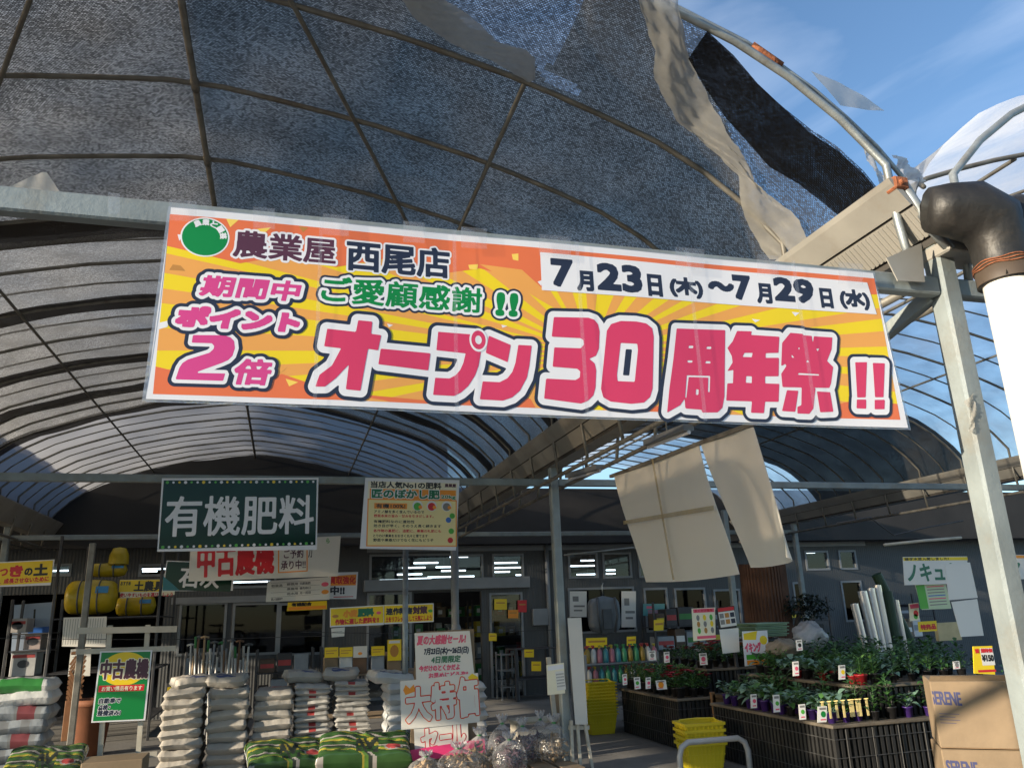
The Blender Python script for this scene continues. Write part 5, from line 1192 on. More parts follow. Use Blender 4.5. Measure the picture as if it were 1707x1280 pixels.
for a, b in (((914, 1095), (925, 1200)), ((936, 1095), (948, 1200)), ((862, 1200), (940, 1194)), ((862, 1222), (935, 1216))): 
    mb = MB(); mb.bar(at(*a, 9.5), at(*b, 9.5), .05, .04, upv=(0, 1, 0)); mb.build('frame_bar', WOODW, t)
mb = MB(); mb.bar(at(925, 1155, 9.56), at(933, 1200, 9.56), .1, .02, upv=(0, 1, 0)); mb.build('back_board', SHW, t)
mb = MB(); a, b = at(862, 1203, 9.5), at(938, 1203, 9.5); mb.bbox((a.x, 9.52, a.z-.03), (b.x, 9.9, a.z), .004); mb.build('shelf_board', WOODW, t)
for x in (a.x+.03, b.x-.03):
    mb = MB(); mb.bbox((x-.02, 9.55, 0), (x+.02, 9.85, a.z-.03), .004); mb.build('leg', WOODW, t)
BASK = mat('yellow_basket_plastic', (.58, .47, .02), .4, 0, .08, 3)
def basket_mesh(w, d, h, thick=True):
    mb = MB(); k = .80
    def ring(f, z): return [(-w/2*f, -d/2*f, z), (w/2*f, -d/2*f, z), (w/2*f, d/2*f, z), (-w/2*f, d/2*f, z)]
    o, t_ = ring(1, h), ring(k, 0); i_ = ring(.96, h); b_ = ring(k*.95, .012)
    mb.add(o+t_+i_+b_, [(4, 5, 1, 0), (5, 6, 2, 1), (6, 7, 3, 2), (7, 4, 0, 3), (7, 6, 5, 4), (8, 9, 13, 12), (9, 10, 14, 13), (10, 11, 15, 14), (11, 8, 12, 15), (12, 13, 14, 15), (0, 1, 9, 8), (1, 2, 10, 9), (2, 3, 11, 10), (3, 0, 8, 11)])
    rim = ring(1.03 if thick else 1.06, h); 
    for a, b in zip(rim, rim[1:]+rim[:1]): mb.bar(a, b, .022, .028 if thick else .013)
    n = 9
    for q in range(n):
        for sg in (-1, 1):
            u = -1+2*(q+.5)/n
            mb.bar((u*w/2*k, sg*d/2*k*1.01, .01), (u*w/2, sg*d/2*1.01, h-.01), .012, .008, upv=(0, 1, 0)); 
            if q < 6: v = -1+2*(q+.5)/6; mb.bar((sg*w/2*k*1.01, v*d/2*k, .01), (sg*w/2*1.01, v*d/2, h-.01), .008, .012, upv=(0, 1, 0))
    for z in (.3, .6):
        for a, b in zip(ring(k+(1-k)*z+.012, h*z), ring(k+(1-k)*z+.012, h*z)[1:]+ring(k+(1-k)*z+.012, h*z)[:1]): mb.bar(a, b, .006, .012)
    mb.tube([(-w/2*1.02, 0, h), (-w/2*.9, .04, h+.03), (0, .06, h+.035), (w/2*.9, .04, h+.03), (w/2*1.02, 0, h)], .008, 6)
    return mb
def basket_stack(px0, px1, ytop, ybot, Y, n, where, rz):
    a, b = at(px0, ytop, Y), at(px1, ytop, Y); w = (b.x-a.x)*.93; h = .25; top = a.z
    me = basket_mesh(w, w*.72, h, n < 8).mesh('shopping_basket', BASK); st = (top-h)/max(1, n-1)
    for k in range(n):
        o = bpy.data.objects.new('shopping_basket', me); COL.objects.link(o); o.location = ((a.x+b.x)/2, Y+w*.36, .004+st*k); o.rotation_euler = (0, 0, rz+.02*math.sin(k*2.1))
        tag(o, 'yellow shopping basket, %s in the nested stack %s' % (ORD[n-1-k] if n-1-k < len(ORD) else 'lowest', where), 'basket', 'nested yellow shopping baskets')
basket_stack(977, 1027, 1140, 1220, 10.8, 11, 'beside the bottle rack', .03)
basket_stack(1143, 1210, 1210, 1280, 7.95, 4, 'behind the bent rail', -.1)
RAILM = mat('grey_painted_tube', (.42, .41, .40), .4, .1, .1, 5)
mb = MB(); A, B = at(1129, 1290, 7.55), at(1248, 1290, 7.55); zt = at(1190, 1233, 7.55).z; x0, x1 = at(1131, 1240, 7.55).x, at(1246, 1240, 7.55).x
mb.tube([(x0, 7.55, 0), (x0, 7.55, zt-.12), (x0+.03, 7.55, zt-.04), (x0+.1, 7.55, zt), (x1-.1, 7.55, zt), (x1-.03, 7.55, zt-.04), (x1, 7.55, zt-.12), (x1, 7.55, 0)], .028, 12); single(mb, 'guard_rail', RAILM, 'low bent grey tube rail in front of the yellow baskets', 'rail', smooth=True)

# ================================================================== benches and plants
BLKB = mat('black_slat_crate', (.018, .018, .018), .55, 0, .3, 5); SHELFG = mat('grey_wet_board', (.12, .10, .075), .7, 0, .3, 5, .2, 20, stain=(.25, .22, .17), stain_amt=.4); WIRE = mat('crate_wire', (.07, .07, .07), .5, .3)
LEAF = [mat('dark_green_leaf', (.032, .095, .022), .5, 0, .35, 18), mat('mid_green_leaf', (.055, .15, .032), .5, 0, .3, 18), mat('bluish_green_leaf', (.13, .23, .17), .5, 0, .25, 18), mat('light_green_leaf', (.09, .19, .04), .5, 0, .3, 18)]
FLW = [mat('red_petal', (.42, .012, .04), .5), mat('orange_petal', (.55, .14, .02), .5), mat('white_petal', (.6, .58, .55), .5)]
POTP = mat('purple_pot', (.045, .02, .14), .4); POTK = mat('black_pot', (.014, .014, .016), .5); POTR = mat('red_pot', (.30, .015, .02), .4); SOIL = mat('soil', (.035, .025, .018), .95)
def leaf(mb, base, d, L_, w, mi=0, droop=.3):
    d = Vector(d).normalized(); sd = d.cross(Vector((0, 0, 1))); sd = sd.normalized() if sd.length > .05 else Vector((1, 0, 0)); pts = []
    for k, ww in enumerate((.12, .8, 1.0, .62, .04)):
        t = k/4; c = Vector(base)+d*(L_*t)+Vector((0, 0, -droop*L_*t*t)); up = Vector((0, 0, .18*w*ww))
        pts.append((c-sd*(w*ww/2)+up, c, c+sd*(w*ww/2)+up))
    mb.grid(pts, mi)
def plant_mesh(kind, seed):
    """foliage of one seedling, base at the rim of its pot"""
    r = random.Random(seed); mb = MB()
    H_, n, L_, w = {'broad': (.10, 13, .11, .075), 'tall': (.24, 26, .09, .045), 'fine': (.14, 34, .055, .022), 'flower': (.12, 22, .06, .045)}[kind]
    for q in range(n):
        z = H_*(q+.5)/n; a = q*2.4+r.uniform(-.4, .4); ln = L_*r.uniform(.7, 1.25)*(1-.3*z/H_); el = r.uniform(.1, .8)
        d = Vector((math.cos(a)*math.cos(el), math.sin(a)*math.cos(el), math.sin(el))); st = Vector((math.cos(a), math.sin(a), .6))*r.uniform(.01, .05)
        b = Vector((0, 0, z)); mb.tube([b, b+st], .0022, 3, 0, False); leaf(mb, b+st, d, ln, w*r.uniform(.7, 1.2), 1 if r.random() < .3 else 0, r.uniform(.1, .6))
    mb.tube([(0, 0, -.02), (.004, .002, H_*.6), (0, 0, H_)], [.005, .004, .002], 5)
    if kind == 'flower':
        for q in range(5):
            c = Vector((r.uniform(-.05, .05), r.uniform(-.05, .05), H_*r.uniform(.9, 1.25)))
            for k in range(6): a = k*1.047; leaf(mb, c, (math.cos(a), math.sin(a), .5), .038, .034, 2, .2)
    return mb
PM = {}
for kd, a, b in (('broad', 2, 1), ('tall', 0, 1), ('fine', 1, 3), ('flower', 0, 1)):
    for fl in range(3 if kd == 'flower' else 1):
        base = [plant_mesh(kd, 60+9*k) for k in range(4)]
        PM[kd+('', 'b', 'c')[fl]] = [m.mesh('foliage', [LEAF[a], LEAF[b], FLW[fl]], True) for m in base]
def pot_mesh(m, r=.042, h=.085):
    mb = MB(); mb.lathe([(0, 0), (r*.72, 0), (r, h), (r*1.06, h), (r*1.06, h-.008), (r*.95, h-.012)], 12); mb.lathe([(r*.95, h-.012), (0, h-.012)], 12, mi=1); return mb.mesh('pot', [m, SOIL], True)
POTM = {'purple': pot_mesh(POTP), 'black': pot_mesh(POTK), 'red': pot_mesh(POTR, .05, .08)}
rp_ = random.Random(11)
def seedling(x, y, z, kind, pot, label, group, sc=1):
    t = thing('potted_seedling', label, 'seedling', (x, y, z), group, rp_.uniform(0, 6)); t.scale = (sc,)*3
    p = bpy.data.objects.new('pot', POTM[pot]); COL.objects.link(p); p.parent = t
    f = bpy.data.objects.new('foliage', rp_.choice(PM[kind])); COL.objects.link(f); f.parent = t; f.location = (0, 0, .07); f.rotation_euler = (rp_.uniform(-.1, .1), rp_.uniform(-.1, .1), 0)
def bench(label, x0, x1, y0, y1, z, nslat=True):
    t = thing('plant_bench', label, 'bench', ((x0+x1)/2, (y0+y1)/2, 0))
    mb = MB(); mb.bbox((x0, y0, z-.03), (x1, y1, z), .006); mb.build('top_board', SHELFG, t)
    mb = MB()
    n = int((x1-x0)/.06)
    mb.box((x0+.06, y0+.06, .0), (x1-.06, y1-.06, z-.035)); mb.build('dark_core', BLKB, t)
    mb = MB()
    for k in range(n): x = x0+.04+(x1-x0-.08)*k/(n-1); mb.box((x-.016, y0+.025, 0.01), (x+.016, y0+.045, z-.035))
    m_ = int((y1-y0)/.06)
    for k in range(m_): y = y0+.05+(y1-y0-.1)*k/(m_-1); mb.box((x0+.025, y-.016, .01), (x0+.045, y+.016, z-.035))
    mb.build('slat_skirt', BLKB, t)
    mb = MB()
    for zz in (.15, .3, .45):
        if zz < z-.05: mb.tube([(x0+.015, y1, zz), (x0+.015, y0+.015, zz), (x1, y0+.015, zz)], .004, 5)
    for k in range(8): x = x0+(x1-x0)*(k+.5)/8; mb.tube([(x, y0+.012, .02), (x, y0+.012, z-.04)], .004, 5)
    mb.build('wire_grid', WIRE, t); return t
zb = .57
# bench 1 (far, flowers) and its upper shelf; bench 2 (near, seedlings)
bench('black slatted bench with green flower seedlings behind the basket stack', 4.55, 7.4, 9.15, 10.9, zb)
bench('raised back shelf of flowers on the far black bench', 5.15, 7.3, 9.45, 10.8, .86)
bench('dark wire-fronted bench with tagged vegetable seedlings near the boxes', 4.68, 6.9, 6.45, 8.6, zb)
bench('upper board of bluish seedlings on the near wire-fronted bench', 5.15, 6.85, 6.6, 8.5, .86)
def fill(x0, x1, y0, y1, z, dx, dy, kinds, pots, label, group, sc=1, jit=.012):
    y = y0
    while y <= y1+1e-6:
        x = x0
        while x <= x1+1e-6:
            seedling(x+rp_.uniform(-jit, jit), y+rp_.uniform(-jit, jit), z, rp_.choice(kinds), rp_.choice(pots), label, group, sc*rp_.uniform(.85, 1.2)); x += dx
        y += dy
fill(4.78, 5.08, 6.58, 8.5, zb, .14, .15, ['broad', 'broad', 'tall'], ['purple', 'purple', 'black'], 'young vegetable seedling in a small pot along the low front edge of the near bench', 'seedlings along the near bench edge', 1.05)
fill(5.24, 5.44, 6.68, 8.45, .86, .13, .14, ['broad', 'broad', 'fine'], ['black', 'black', 'red'], 'bluish green seedling in a dark pot on the upper board of the near bench', 'seedlings on the upper board', 1.0)
fill(5.60, 6.75, 6.7, 8.45, .86, .20, .19, ['tall', 'tall', 'broad', 'fine'], ['black'], 'tall dark green seedling in the dense mass at the back of the near bench', 'dense back seedlings', 1.0)
fill(5.2, 6.8, 6.55, 6.55, zb, .2, 1, ['tall', 'broad'], ['purple', 'black'], 'leafy seedling at the box end of the near bench', 'seedlings at the box end', 1.05)
fill(4.66, 5.05, 9.25, 10.8, zb, .17, .17, ['fine', 'fine', 'flower'], ['black'], 'dark bushy green seedling on the low edge of the far bench', 'seedlings on the far bench edge', 1.35)
fill(5.22, 7.2, 9.52, 10.7, .86, .24, .22, ['flower', 'flowerb', 'flowerc', 'fine', 'fine'], ['black'], 'low flowering plant with small bright blooms on the raised far shelf', 'flowers on the raised far shelf', 1.15)
# price tags clipped to the bench edges
TAGP = ink('tag_paper', 228, 226, 220, .6)
for x, y, w, h, m, lab in ((1172, 1098, 15, 22, PK, 'white tag with a red corner beside the flowers'), (1111, 1095, 11, 20, PK, 'white tag clipped above the bushy greens of the far bench'), (1087, 1092, 14, 18, GREY, 'white tag nearest the bottles above the far bench'), (1041, 1132, 9, 20, PK, 'narrow pale tag beside the yellow basket stack'),
        (1062, 1138, 12, 22, LTG, 'cream tag on the far bench end'), (1080, 1138, 10, 21, PK, 'pinkish narrow tag on the far bench edge'), (1102, 1141, 20, 17, SO, 'wide pink and yellow tag on the far bench edge'),
        (1227, 1164, 13, 26, GREY, 'white tag first along the near bench edge from the wooden chair'), (1256, 1168, 12, 26, PK, 'white tag with red line second along the near bench edge'), (1294, 1172, 13, 33, LTG, 'white tag with a rabbit-eared top on the near bench edge'), (1337, 1186, 13, 29, LTG, 'white tag with green picture before the purple pots'), (1370, 1190, 18, 30, GRN, 'tilted white tag with a dark green pepper picture'),
        (1326, 1114, 12, 27, PK, 'white tag with pink writing on the upper board'), (1403, 1120, 13, 27, SY, 'white tag with yellow picture on the upper board'), (1332, 1075, 12, 20, BLK, 'small tilted white tag with a dark picture behind the burlap'), (1594, 1108, 13, 14, GREY, 'dark grey small tag among the back seedlings by the boxes')):
    Yt = 9.05 if x < 1190 and y > 1085 else 6.40; 
    if x < 1190: Yt = 9.05 if y > 1120 else 9.3
    elif x in (1227, 1256, 1294): Yt = {1227: 8.3, 1256: 7.5, 1294: 6.95}[x]
    elif y < 1130: Yt = 6.55
    tl = .08*((x*7) % 5-2)*w*.25
    w *= .85; h *= .85
    s = Sheet([(x-w/2-tl, y-h/2), (x+w/2-tl, y-h/2-1), (x+w/2+tl+1, y+h/2), (x-w/2+tl+1, y+h/2+1)], Y=Yt, thick=.002, base=TAGP); s.disc(.5, .5, s.w*.28, m, .001, 10); s.rect(.15, .08, .85, .22, GREY, .001); s.rect(.15, .80, .7, .88, PK, .001)
    s.done('price_tag', lab, 'price tag', 'price tags on the plant benches')
for k in range(9):
    x = 1368+k*11.5 if k < 6 else 1418+(k-6)*12; p = at(x, 1168, 6.52)
    mb = MB(); mb.bbox((p.x-.012, 6.50, zb+.05), (p.x+.012, 6.503, zb+.19), .001); mb.lathe([(.0, 0), (.02, 0), (.02, .004)], 10, (p.x, 6.501, zb+.19)); single(mb, 'plant_label', ink('label_cream', 225, 205, 140), 'small cream plant label stake, %s from the middle of the near purple pots' % TOOLWORD[k], 'plant label', group='plant label stakes in the purple pots')
# bottle rack
t = frame_rack('bottle_rack', 'wire rack crowded with spray bottles left of the far flower bench', 'rack', at(978, 1140, 11).x, at(1100, 1140, 11).x, 11.0, 11.6, (.35, at(1000, 1140, 11).z, at(1000, 1108, 11).z+.02), at(1000, 1090, 11).z, FRAME, .015)
BC = [mat('bottle_white', (.55, .55, .52), .3), mat('bottle_green', (.05, .28, .12), .3), mat('bottle_pink', (.45, .16, .20), .3), mat('bottle_amber', (.35, .22, .03), .3), mat('bottle_teal', (.05, .25, .28), .3)]
CAPS = [mat('cap_red', (.4, .03, .03), .4), mat('cap_green', (.03, .25, .08), .4), mat('cap_yellow', (.5, .4, .03), .4)]
BM = []
for k in range(5):
    mb = MB(); mb.lathe([(0, 0), (.038, 0), (.04, .02), (.04, .13), (.03, .165), (.014, .18), (.014, .2), (0, .2)], 12); bm_ = mb.mesh('bottle_body', [BC[k]], True)
    mb = MB(); mb.lathe([(.016, .195), (.018, .225), (0, .228)], 10); mb.bar((-.045, 0, .222), (.015, 0, .222), .016, .02); BM.append((bm_, mb.mesh('bottle_cap', [CAPS[k % 3]])))
BN = ['white', 'green', 'pink', 'amber', 'teal']; xa, xb = at(982, 1140, 11.1).x, at(1096, 1140, 11.1).x
for row, (yy, z, wh) in enumerate(((11.08, at(1000, 1140, 11).z, 'front row of the lower shelf'), (11.12, at(1000, 1108, 11).z+.02, 'front row of the top shelf'), (11.35, at(1000, 1108, 11).z+.02, 'back row of the top shelf'))):
    for k in range(12):
        q = (k*2+row*3+(k//4)) % 5; t = thing('spray_bottle', '%s spray bottle in the %s' % (BN[q], wh), 'bottle', (xa+(xb-xa)*k/11, yy, z), 'spray bottles on the wire rack'); t.rotation_euler = (0, 0, rp_.uniform(0, 6))
        for me, nm in zip(BM[q], ('bottle', 'spray_cap')): o = bpy.data.objects.new(nm, me); COL.objects.link(o); o.parent = t
for k, (x0, x1, y0, y1, lab) in enumerate(((977, 1012, 1062, 1078, 'yellow card on the left of the bottle rack top'), (1045, 1060, 1060, 1075, 'small yellow card at the middle of the bottle rack top'), (1090, 1106, 1032, 1050, 'amber card on the pole behind the bottle rack'))):
    s = Sheet([(x0, y0+1), (x1, y0), (x1, y1), (x0, y1+1)], Y=11.65, thick=.004, base=SY); s.rect(.1, .3, .9, .5, BRN, .001); s.done('price_card', lab, 'price card')
# hung sprayer in front of the window
t = thing('backpack_sprayer', 'grey backpack sprayer hanging in front of the shop window', 'sprayer', at(1008, 1055, 15.9)); a, b = at(983, 1058, 15.9), at(1030, 992, 15.9)
BAGM = mat('grey_sprayer_tank', (.16, .18, .20), .5, 0, .15, 4); cx_, rx = (a.x+b.x)/2, (b.x-a.x)/2; hh = b.z-a.z; mb = MB(); rows = []
for i in range(13):
    u = i/12; q = (1-abs(2*u-1)**5)**.4 if 0 < u < 1 else .05; rows.append([(cx_+rx*q*math.copysign(abs(math.cos(.2618*j))**.6, math.cos(.2618*j)), 15.9+.16*q*math.copysign(abs(math.sin(.2618*j))**.6, math.sin(.2618*j)), a.z+hh*u) for j in range(25)])
mb.grid(rows); mb.build('tank', BAGM, t, True)
for sg in (-.55, .55): mb = MB(); mb.tube([(cx_+sg*rx, 15.73, a.z+hh*.95), (cx_+sg*rx*1.1, 15.66, a.z+hh*.5), (cx_+sg*rx*.8, 15.72, a.z+hh*.05)], .025, 6); mb.build('shoulder_strap', STRAP, t, True)
mb = MB(); mb.bbox((cx_-.1, 15.70, a.z+.1), (cx_+.1, 15.73, a.z+.5), .01); mb.build('front_pad', STRAP, t)
mb = MB(); mb.tube([(cx_, 15.9, b.z), (cx_, 15.9, b.z+.2), (cx_+.05, 15.95, b.z+.26)], .012, 6); mb.build('hook', STEEL, t, True)
# goods on the right: reed roll, trays, dark bush, wrapped bag, burlap, film rolls
mb = MB(); a, b = at(1250, 1036, 12.0), at(1300, 940, 12.0); cx_ = (a.x+b.x)/2; rr_ = (b.x-a.x)/2
for k in range(40): an = 6.2832*k/40; mb.tube([(cx_+rr_*math.cos(an), 12+rr_*math.sin(an), 0), (cx_+rr_*1.0*math.cos(an), 12+rr_*math.sin(an), b.z+.03*math.sin(k*3))], .03, 5)
mb.lathe([(rr_*.98, 0), (rr_*.98, b.z-.02), (0, b.z-.02)], 20, (cx_, 12, 0)); single(mb, 'reed_roll', mat('brown_reed', (.10, .045, .025), .75, 0, .35, 3), 'tall upright roll of brown reed screen under the white hanging sheets', 'reed roll')
GT = mat('pale_green_tray', (.22, .34, .22), .5)
for k in range(4):
    y_ = 1057-k*6; a, b = at(1258+k, y_, 9.0), at(1312, y_, 9.0); mb = MB(); mb.bbox((a.x, 9.0, a.z-.035), (b.x, 9.5, a.z-.012), .004); mb.bbox((a.x-.02, 8.98, a.z-.012), (b.x+.02, 9.52, a.z), .004); single(mb, 'planter_tray', GT, 'pale green planter tray, %s of the small stack in front of the reed roll' % ['lowest', 'second lowest', 'third', 'topmost'][k], 'tray', group='pale green trays')
a = at(1285, 1060, 9.0); frame_rack('tray_stand', 'dark stand under the pale green trays', 'stand', at(1258, 1060, 9).x, at(1312, 1060, 9).x, 9.0, 9.5, (.5, a.z-.035), a.z-.036, DKM)
t = thing('dark_shrub', 'dark leafy bonsai-like shrub standing before the grey siding', 'shrub', at(1340, 1060, 11.5)); mb = MB(); r = random.Random(77); c0 = at(1346, 1012, 11.5)
for k in range(420):
    v = Vector((r.gauss(0, 1), r.gauss(0, 1), r.gauss(0, 1))).normalized()*r.random()**.4; b = c0+Vector((v.x*.34+.12*math.sin(k), v.y*.3, v.z*.22)); leaf(mb, b, (r.uniform(-1, 1), r.uniform(-1, 1), r.uniform(-.3, 1)), .09, .05, 0, .4)
mb.build('crown', mat('blackish_leaf', (.018, .030, .020), .5, 0, .3, 12), t); mb = MB(); g = at(1322, 1060, 11.5); mb.tube([(g.x, 11.5, 0), (g.x+.03, 11.5, g.z), at(1330, 1030, 11.5), at(1345, 1010, 11.5)], [.05, .045, .035, .02], 8); mb.build('trunk', mat('dark_bark', (.04, .03, .025), .8), t, True)
def lump(name, c, rx, ry, rz, m, label, cat, seed, amp=.09):
    mb = MB(); r = random.Random(seed); ph = [r.uniform(0, 6) for _ in range(6)]; rows = []
    for i in range(17):
        la = -math.pi/2+math.pi*i/16; row = []
        for j in range(29):
            lo = 2*math.pi*j/28; q = 1+amp*(math.sin(lo*3+la*4+ph[0])+.7*math.sin(lo*5-la*6+ph[1])+.5*math.sin(lo*9+la*9+ph[2])); row.append((c.x+rx*q*math.cos(la)*math.cos(lo), c.y+ry*q*math.cos(la)*math.sin(lo), c.z+rz*(q*math.sin(la) if la > 0 else math.sin(la))))
        rows.append(row)
    mb.grid(rows); return single(mb, name, m, label, cat, smooth=True)
lump('wrapped_bag', at(1350, 1062, 8.4), .20, .16, .17, film_mat('grey_wrap_film', (.45, .45, .46), .25, .12, .4, .25, 8, .15), 'grey plastic-wrapped bundle behind the upper seedlings', 'bag', 5)
lump('burlap_bag', at(1306, 1082, 8.3), .20, .16, .11, mat('burlap', (.20, .17, .13), .9, 0, .2, 12, .4, 60), 'crumpled beige burlap bag behind the bluish seedlings', 'bag', 6)
for k, (x0, x1, y, lab) in enumerate(((1306, 1306, 0, 0),)):
    c = at(1328, 1090, 8.4); frame_rack('back_stand', 'dark low stand under the burlap and wrapped bundle', 'stand', c.x-.42, c.x+.3, 8.62, 9.0, (.3, .82), .82, DKM)
SHINY = mat('shiny_film_roll', (.75, .76, .78), .18, .55, .08, 6, .05, 80); DKG = mat('dark_green_roll', (.02, .05, .025), .6)
for k, (xt, yt, xb_, yb, rr_, m, lab) in enumerate(((1424, 1006, 1440, 1072, .05, SHINY, 'shiny clear film roll, leftmost of the upright rolls'), (1437, 985, 1458, 1072, .06, SHINY, 'tallest sunlit film roll, second of the upright rolls'), (1451, 980, 1470, 1072, .05, SHINY, 'film roll third from the left, in shade'), (1462, 975, 1480, 1068, .05, SHINY, 'film roll fourth from the left beside the dark green roll'), (1478, 985, 1492, 1060, .07, DKG, 'thick dark green roll standing among the film rolls'), (1493, 1000, 1503, 1050, .04, SHINY, 'thin yellowish film roll right of the green one'), (1461, 957, 1470, 975, .07, DKG, 'dark green roll standing tallest at the back'))):
    Yr = 9.3+.06*k; a, b = at(xt, yt, Yr), at(xb_, yb, Yr); d = (a-b).normalized(); foot = b-d*(b.z/d.z)
    mb = MB(); mb.tube([foot, a], rr_, 16); mb.tube([a, a+d*.004], rr_*.5, 10, 0); single(mb, 'film_roll', m, lab, 'film roll', smooth=False)
s = Sheet([(1562, 1038), (1600, 1036), (1604, 1066), (1566, 1068)], Y=7.9, thick=.05, base=mat('sunlit_tan_board', (.5, .42, .24), .7)); s.done('tan_board', 'tan board standing behind the tall back seedlings', 'board')
# wooden chair by the near bench
t = thing('wooden_chair', 'plain brown wooden folding chair at the corner of the near bench', 'chair', at(1205, 1215, 8.9)); BWN = mat('brown_chair_wood', (.22, .12, .055), .6, 0, .2, 8)
for a, b in (((1187, 1153), (1196, 1215)), ((1208, 1155), (1222, 1240))): mb = MB(); mb.bar(at(*a, 8.85), at(*b, 8.85), .045, .04, upv=(0, 1, 0)); mb.build('leg', BWN, t)
for y in (1160, 1166): mb = MB(); mb.bar(at(1188, y, 8.84), at(1211, y+2, 8.84), .02, .05); mb.build('back_slat', BWN, t)
# cardboard boxes at right front
BOXP = ink('box_blue', 62, 66, 104, .7)
for k, (zt, lab) in enumerate(((.985, 'upper cardboard box printed SERENE beside the right front post'), (.49, 'lower cardboard box printed SERENE standing on the ground'))):
    x0, x1, y0, y1 = 4.93, 5.66, 5.5, 6.05; z0 = zt-.485; t = thing('cardboard_box', lab, 'box', (x0, y0, z0), 'SERENE cardboard boxes'); t.rotation_euler = (0, 0, R(-37+2*k))
    mb = MB(); mb.bbox((x0, y0, z0), (x1, y1, zt), .008); mb.build('carton', CARD, t)
    mb = MB()
    for pl_ in letters('SERENE', x0+.02-(.03 if k == 0 else 0), zt-.17, .21, .095, [.003], 30, .0)[0]:
        q = clip_poly(pl_, x0+.006, -9, x1, 9)
        if len(q) > 2: mb.add([(u, y0-.0012, v-.05*(u-x0)) for u, v in q], [tuple(range(len(q)))])
    for j in range(4): mb.add([(x0+.03, y0-.0012, zt-.24-.022*j), (x0+.17-.03*(j % 2), y0-.0012, zt-.244-.022*j), (x0+.17-.03*(j % 2), y0-.0012, zt-.240-.022*j), (x0+.03, y0-.0012, zt-.236-.022*j)], [(0, 1, 2, 3)])
    mb.build('print', BOXP, t)
    if k == 0:
        mb = MB(); mb.add([(x0+.003, y0-.004, zt), (x1-.003, y0-.004, zt), (x1+.01, y0-.05, zt+.045), (x0+.01, y0-.04, zt+.04)], [(0, 1, 2, 3)]); mb.add([(x0-.001, y0-.006, zt), (x1, y0-.006, zt), (x1+.01, y0-.053, zt+.045), (x0+.01, y0-.043, zt+.04)], [(3, 2, 1, 0)]); mb.build('top_flap', CARD, t)
    mb = MB(); mb.box((x0+.003, y0-.0016, z0+.001), (x1-.003, y0-.0005, z0+.006)); mb.build('seam', BOXP if False else mat('box_seam_brown', (.24, .15, .08), .5), t)  # thin brown strip along the lower front edge of the box
# shop interior goods seen through the door
GM = [CARD, PRINTG, PRINTY, VINYL, PRINTR, BLUEW, mat('dim_brown_goods', (.10, .07, .05), .7)]
for k, (x, Y, lab) in enumerate(((705, 18.4, 'left of the open doorway'), (775, 19.0, 'across the open doorway'), (845, 18.0, 'behind the fixed glass door'))):
    p = at(x, 1150, Y); t = frame_rack('shop_shelf', 'dark shop shelf of mixed goods '+lab, 'shelf', p.x-.75, p.x+.75, Y, Y+.45, (.25, .7, 1.15, 1.6), 1.95, DKM)
    r = random.Random(k+20)
    for zz, nm in ((.25, 'bottom'), (.7, 'second'), (1.15, 'third'), (1.6, 'top')):
        for q in range(6):
            h = r.uniform(.16, .34); x_ = p.x-.66+q*.25; m = r.choice(GM); mb = MB(); mb.bbox((x_, Y+.02, zz), (x_+r.uniform(.13, .2), Y+.3, zz+h), .006); mb.add([(x_+.02, Y+.017, zz+h*.3), (x_+.11, Y+.017, zz+h*.3), (x_+.11, Y+.017, zz+h*.7), (x_+.02, Y+.017, zz+h*.7)], [(0, 1, 2, 3)], 1)
            single(mb, 'goods_carton', [m, TAGP], 'small boxed product on the %s board of the shelf %s' % (nm, lab), 'carton', group='boxed products on the shop shelves')
for k, (x0, x1, y0, y1, lab) in enumerate(((824, 845, 998, 1016, 'yellow sticker on the fixed glass door'), (847, 864, 1016, 1030, 'orange sticker on the fixed glass door'), (863, 878, 1000, 1020, 'red notice at the edge of the fixed glass door'), (815, 828, 1055, 1068, 'round yellow mark low on the fixed glass door'), (874, 890, 1082, 1095, 'yellow price card on the dark table by the door'), (886, 902, 1102, 1118, 'lower yellow price card on the dark table by the door'))):
    Yq = FY-.03 if k < 4 else 15.5; s = Sheet([(x0, y0), (x1, y0), (x1, y1), (x0, y1)], Y=Yq, thick=.004, base=(SY, SO, SR, SY, SY, SY)[k]); s.rect(.15, .3, .85, .42, BRN, .001); s.done('price_card' if k > 3 else 'door_sticker', lab, 'price card' if k > 3 else 'sticker')
a, b = at(862, 1150, 15.55), at(932, 1150, 15.55); frame_rack('display_table', 'dark display table beside the shop door', 'table', a.x, b.x, 15.55, 16.2, (.4, .95), .95, DKM, .03)
a, b = at(835, 1150, 16.0), at(862, 1150, 16.0); frame_rack('small_white_rack', 'small white rack by the fixed glass door', 'rack', a.x, b.x, 15.9, 16.3, (.25, .55, .85), at(840, 1087, 15.9).z, FRAME, .015)
# window posters
for x0, x1, y0, y1, m, m2, lab in ((950, 978, 985, 1028, PAPER, GREY, 'white notice with dark pictures in the shop window'), (1036, 1060, 985, 1045, PAPER, GREY, 'pale notice behind the hanging sprayer'), (1072, 1108, 1006, 1026, ink('teal_sign', 90, 150, 150), PK, 'teal and pink sign in the second shop window')):
    s = Sheet([(x0, y0), (x1, y0), (x1, y1), (x0, y1)], Y=FY-.03, thick=.004, base=m); s.rect(.15, .2, .5, .4, m2, .001); s.rect(.2, .55, .85, .62, m2, .001); s.rect(.2, .72, .7, .78, m2, .001); s.done('window_notice', lab, 'notice')

mb = MB(); a, b = at(155, 905, 9.7), at(126, 1235, 9.7); mb.bbox((a.x-.03, 9.67, 0), (a.x+.03, 9.73, a.z), .005); single(mb, 'steel_post', PIPE, 'thin grey square post in front of the big yellow bundle', 'post')

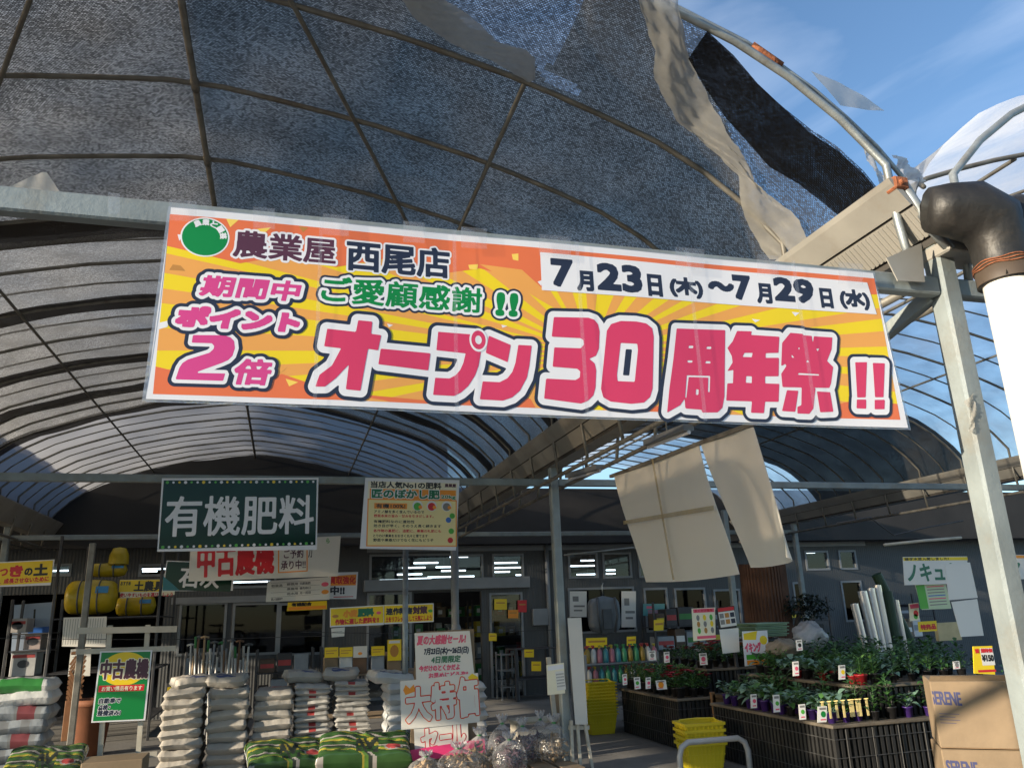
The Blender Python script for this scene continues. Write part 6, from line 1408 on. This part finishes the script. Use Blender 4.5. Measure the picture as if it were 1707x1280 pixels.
for k, (xa_, xb_, lab) in enumerate(((300, 400, 'behind the tool handles'), (425, 520, 'behind the woven sacks'), (535, 605, 'behind the goods table'))):
    a, b = at(xa_, 1150, 15.6), at(xb_, 1150, 15.6); frame_rack('stock_rack', 'dark stock rack of packed goods by the shop wall, '+lab, 'rack', a.x, b.x, 15.6, 16.2, (.3, .75), 1.15, DKM); r = random.Random(90+k); x_ = a.x+.05; c_ = 0
    for zz, nm in ((.3, 'lower board'), (.75, 'upper board')):
        x_ = a.x+.05
        while x_ < b.x-.3:
            w_ = r.uniform(.16, .3); h_ = r.uniform(.2, .36); mb = MB(); mb.bbox((x_, 15.62, zz), (x_+w_, 16.0, zz+h_), .01); mb.add([(x_+.02, 15.617, zz+h_*.35), (x_+w_-.02, 15.617, zz+h_*.35), (x_+w_-.02, 15.617, zz+h_*.65), (x_+.02, 15.617, zz+h_*.65)], [(0, 1, 2, 3)], 1)
            single(mb, 'goods_carton', [r.choice((DKM, GM[6], STRAP, BLUEW, BLKB)), r.choice((PRINTY, CARD, BLUEW, PRINTR))], 'dark packed carton on the %s of the rack %s' % (nm, lab), 'carton', group='packed cartons on the stock racks'); x_ += w_+.03

for pts_, r_, m_, Yw, lab in ((((1395, 872), (1450, 862), (1490, 892), (1540, 880), (1605, 868)), .008, DKM, 7.5, 'slack dark cable looping under the right-hand roof'), (((1474, 908), (1540, 901), (1602, 896)), .016, WOODW, 7.2, 'pale bamboo pole tied level under the right-hand roof'), (((940, 925), (1060, 912), (1120, 910)), .012, STEEL, 11.5, 'thin level pipe passing behind the middle post')):
    mb = MB(); mb.tube([at(x, y, Yw) for x, y in pts_], r_, 7); single(mb, 'cable' if m_ is DKM else 'pole', m_, lab, 'cable' if m_ is DKM else 'pole', smooth=True)

for k, (xa_, xb_, lab) in enumerate(((1100, 1235, 'below the right-hand shop windows'), (1300, 1400, 'behind the dark shrub'), (1500, 1580, 'behind the tall back seedlings'))):
    a, b = at(xa_, 1150, 15.6), at(xb_, 1150, 15.6); frame_rack('stock_rack', 'dark stock rack of packed goods standing '+lab, 'rack', a.x, b.x, 15.6, 16.2, (.3, .8, 1.25), 1.75, DKM); r = random.Random(70+k); c_ = 0
    for zz, nm in ((.8, 'middle board'), (1.25, 'upper board')):
        x_ = a.x+.05
        while x_ < b.x-.4:
            w_ = r.uniform(.2, .4); h_ = r.uniform(.2, .4); mb = MB(); mb.bbox((x_, 15.62, zz), (x_+w_, 16.0, zz+h_), .01); mb.add([(x_+.02, 15.617, zz+h_*.35), (x_+w_-.02, 15.617, zz+h_*.35), (x_+w_-.02, 15.617, zz+h_*.65), (x_+.02, 15.617, zz+h_*.65)], [(0, 1, 2, 3)], 1)
            single(mb, 'goods_carton', [r.choice((DKM, GM[6], CARD, BLUEW, BLKB, VINYL)), r.choice((PRINTY, PRINTG, BLUEW, PRINTR, TAGP))], 'packed carton on the %s of the rack %s' % (nm, lab), 'carton', group='packed cartons on the right stock racks'); x_ += w_+.03
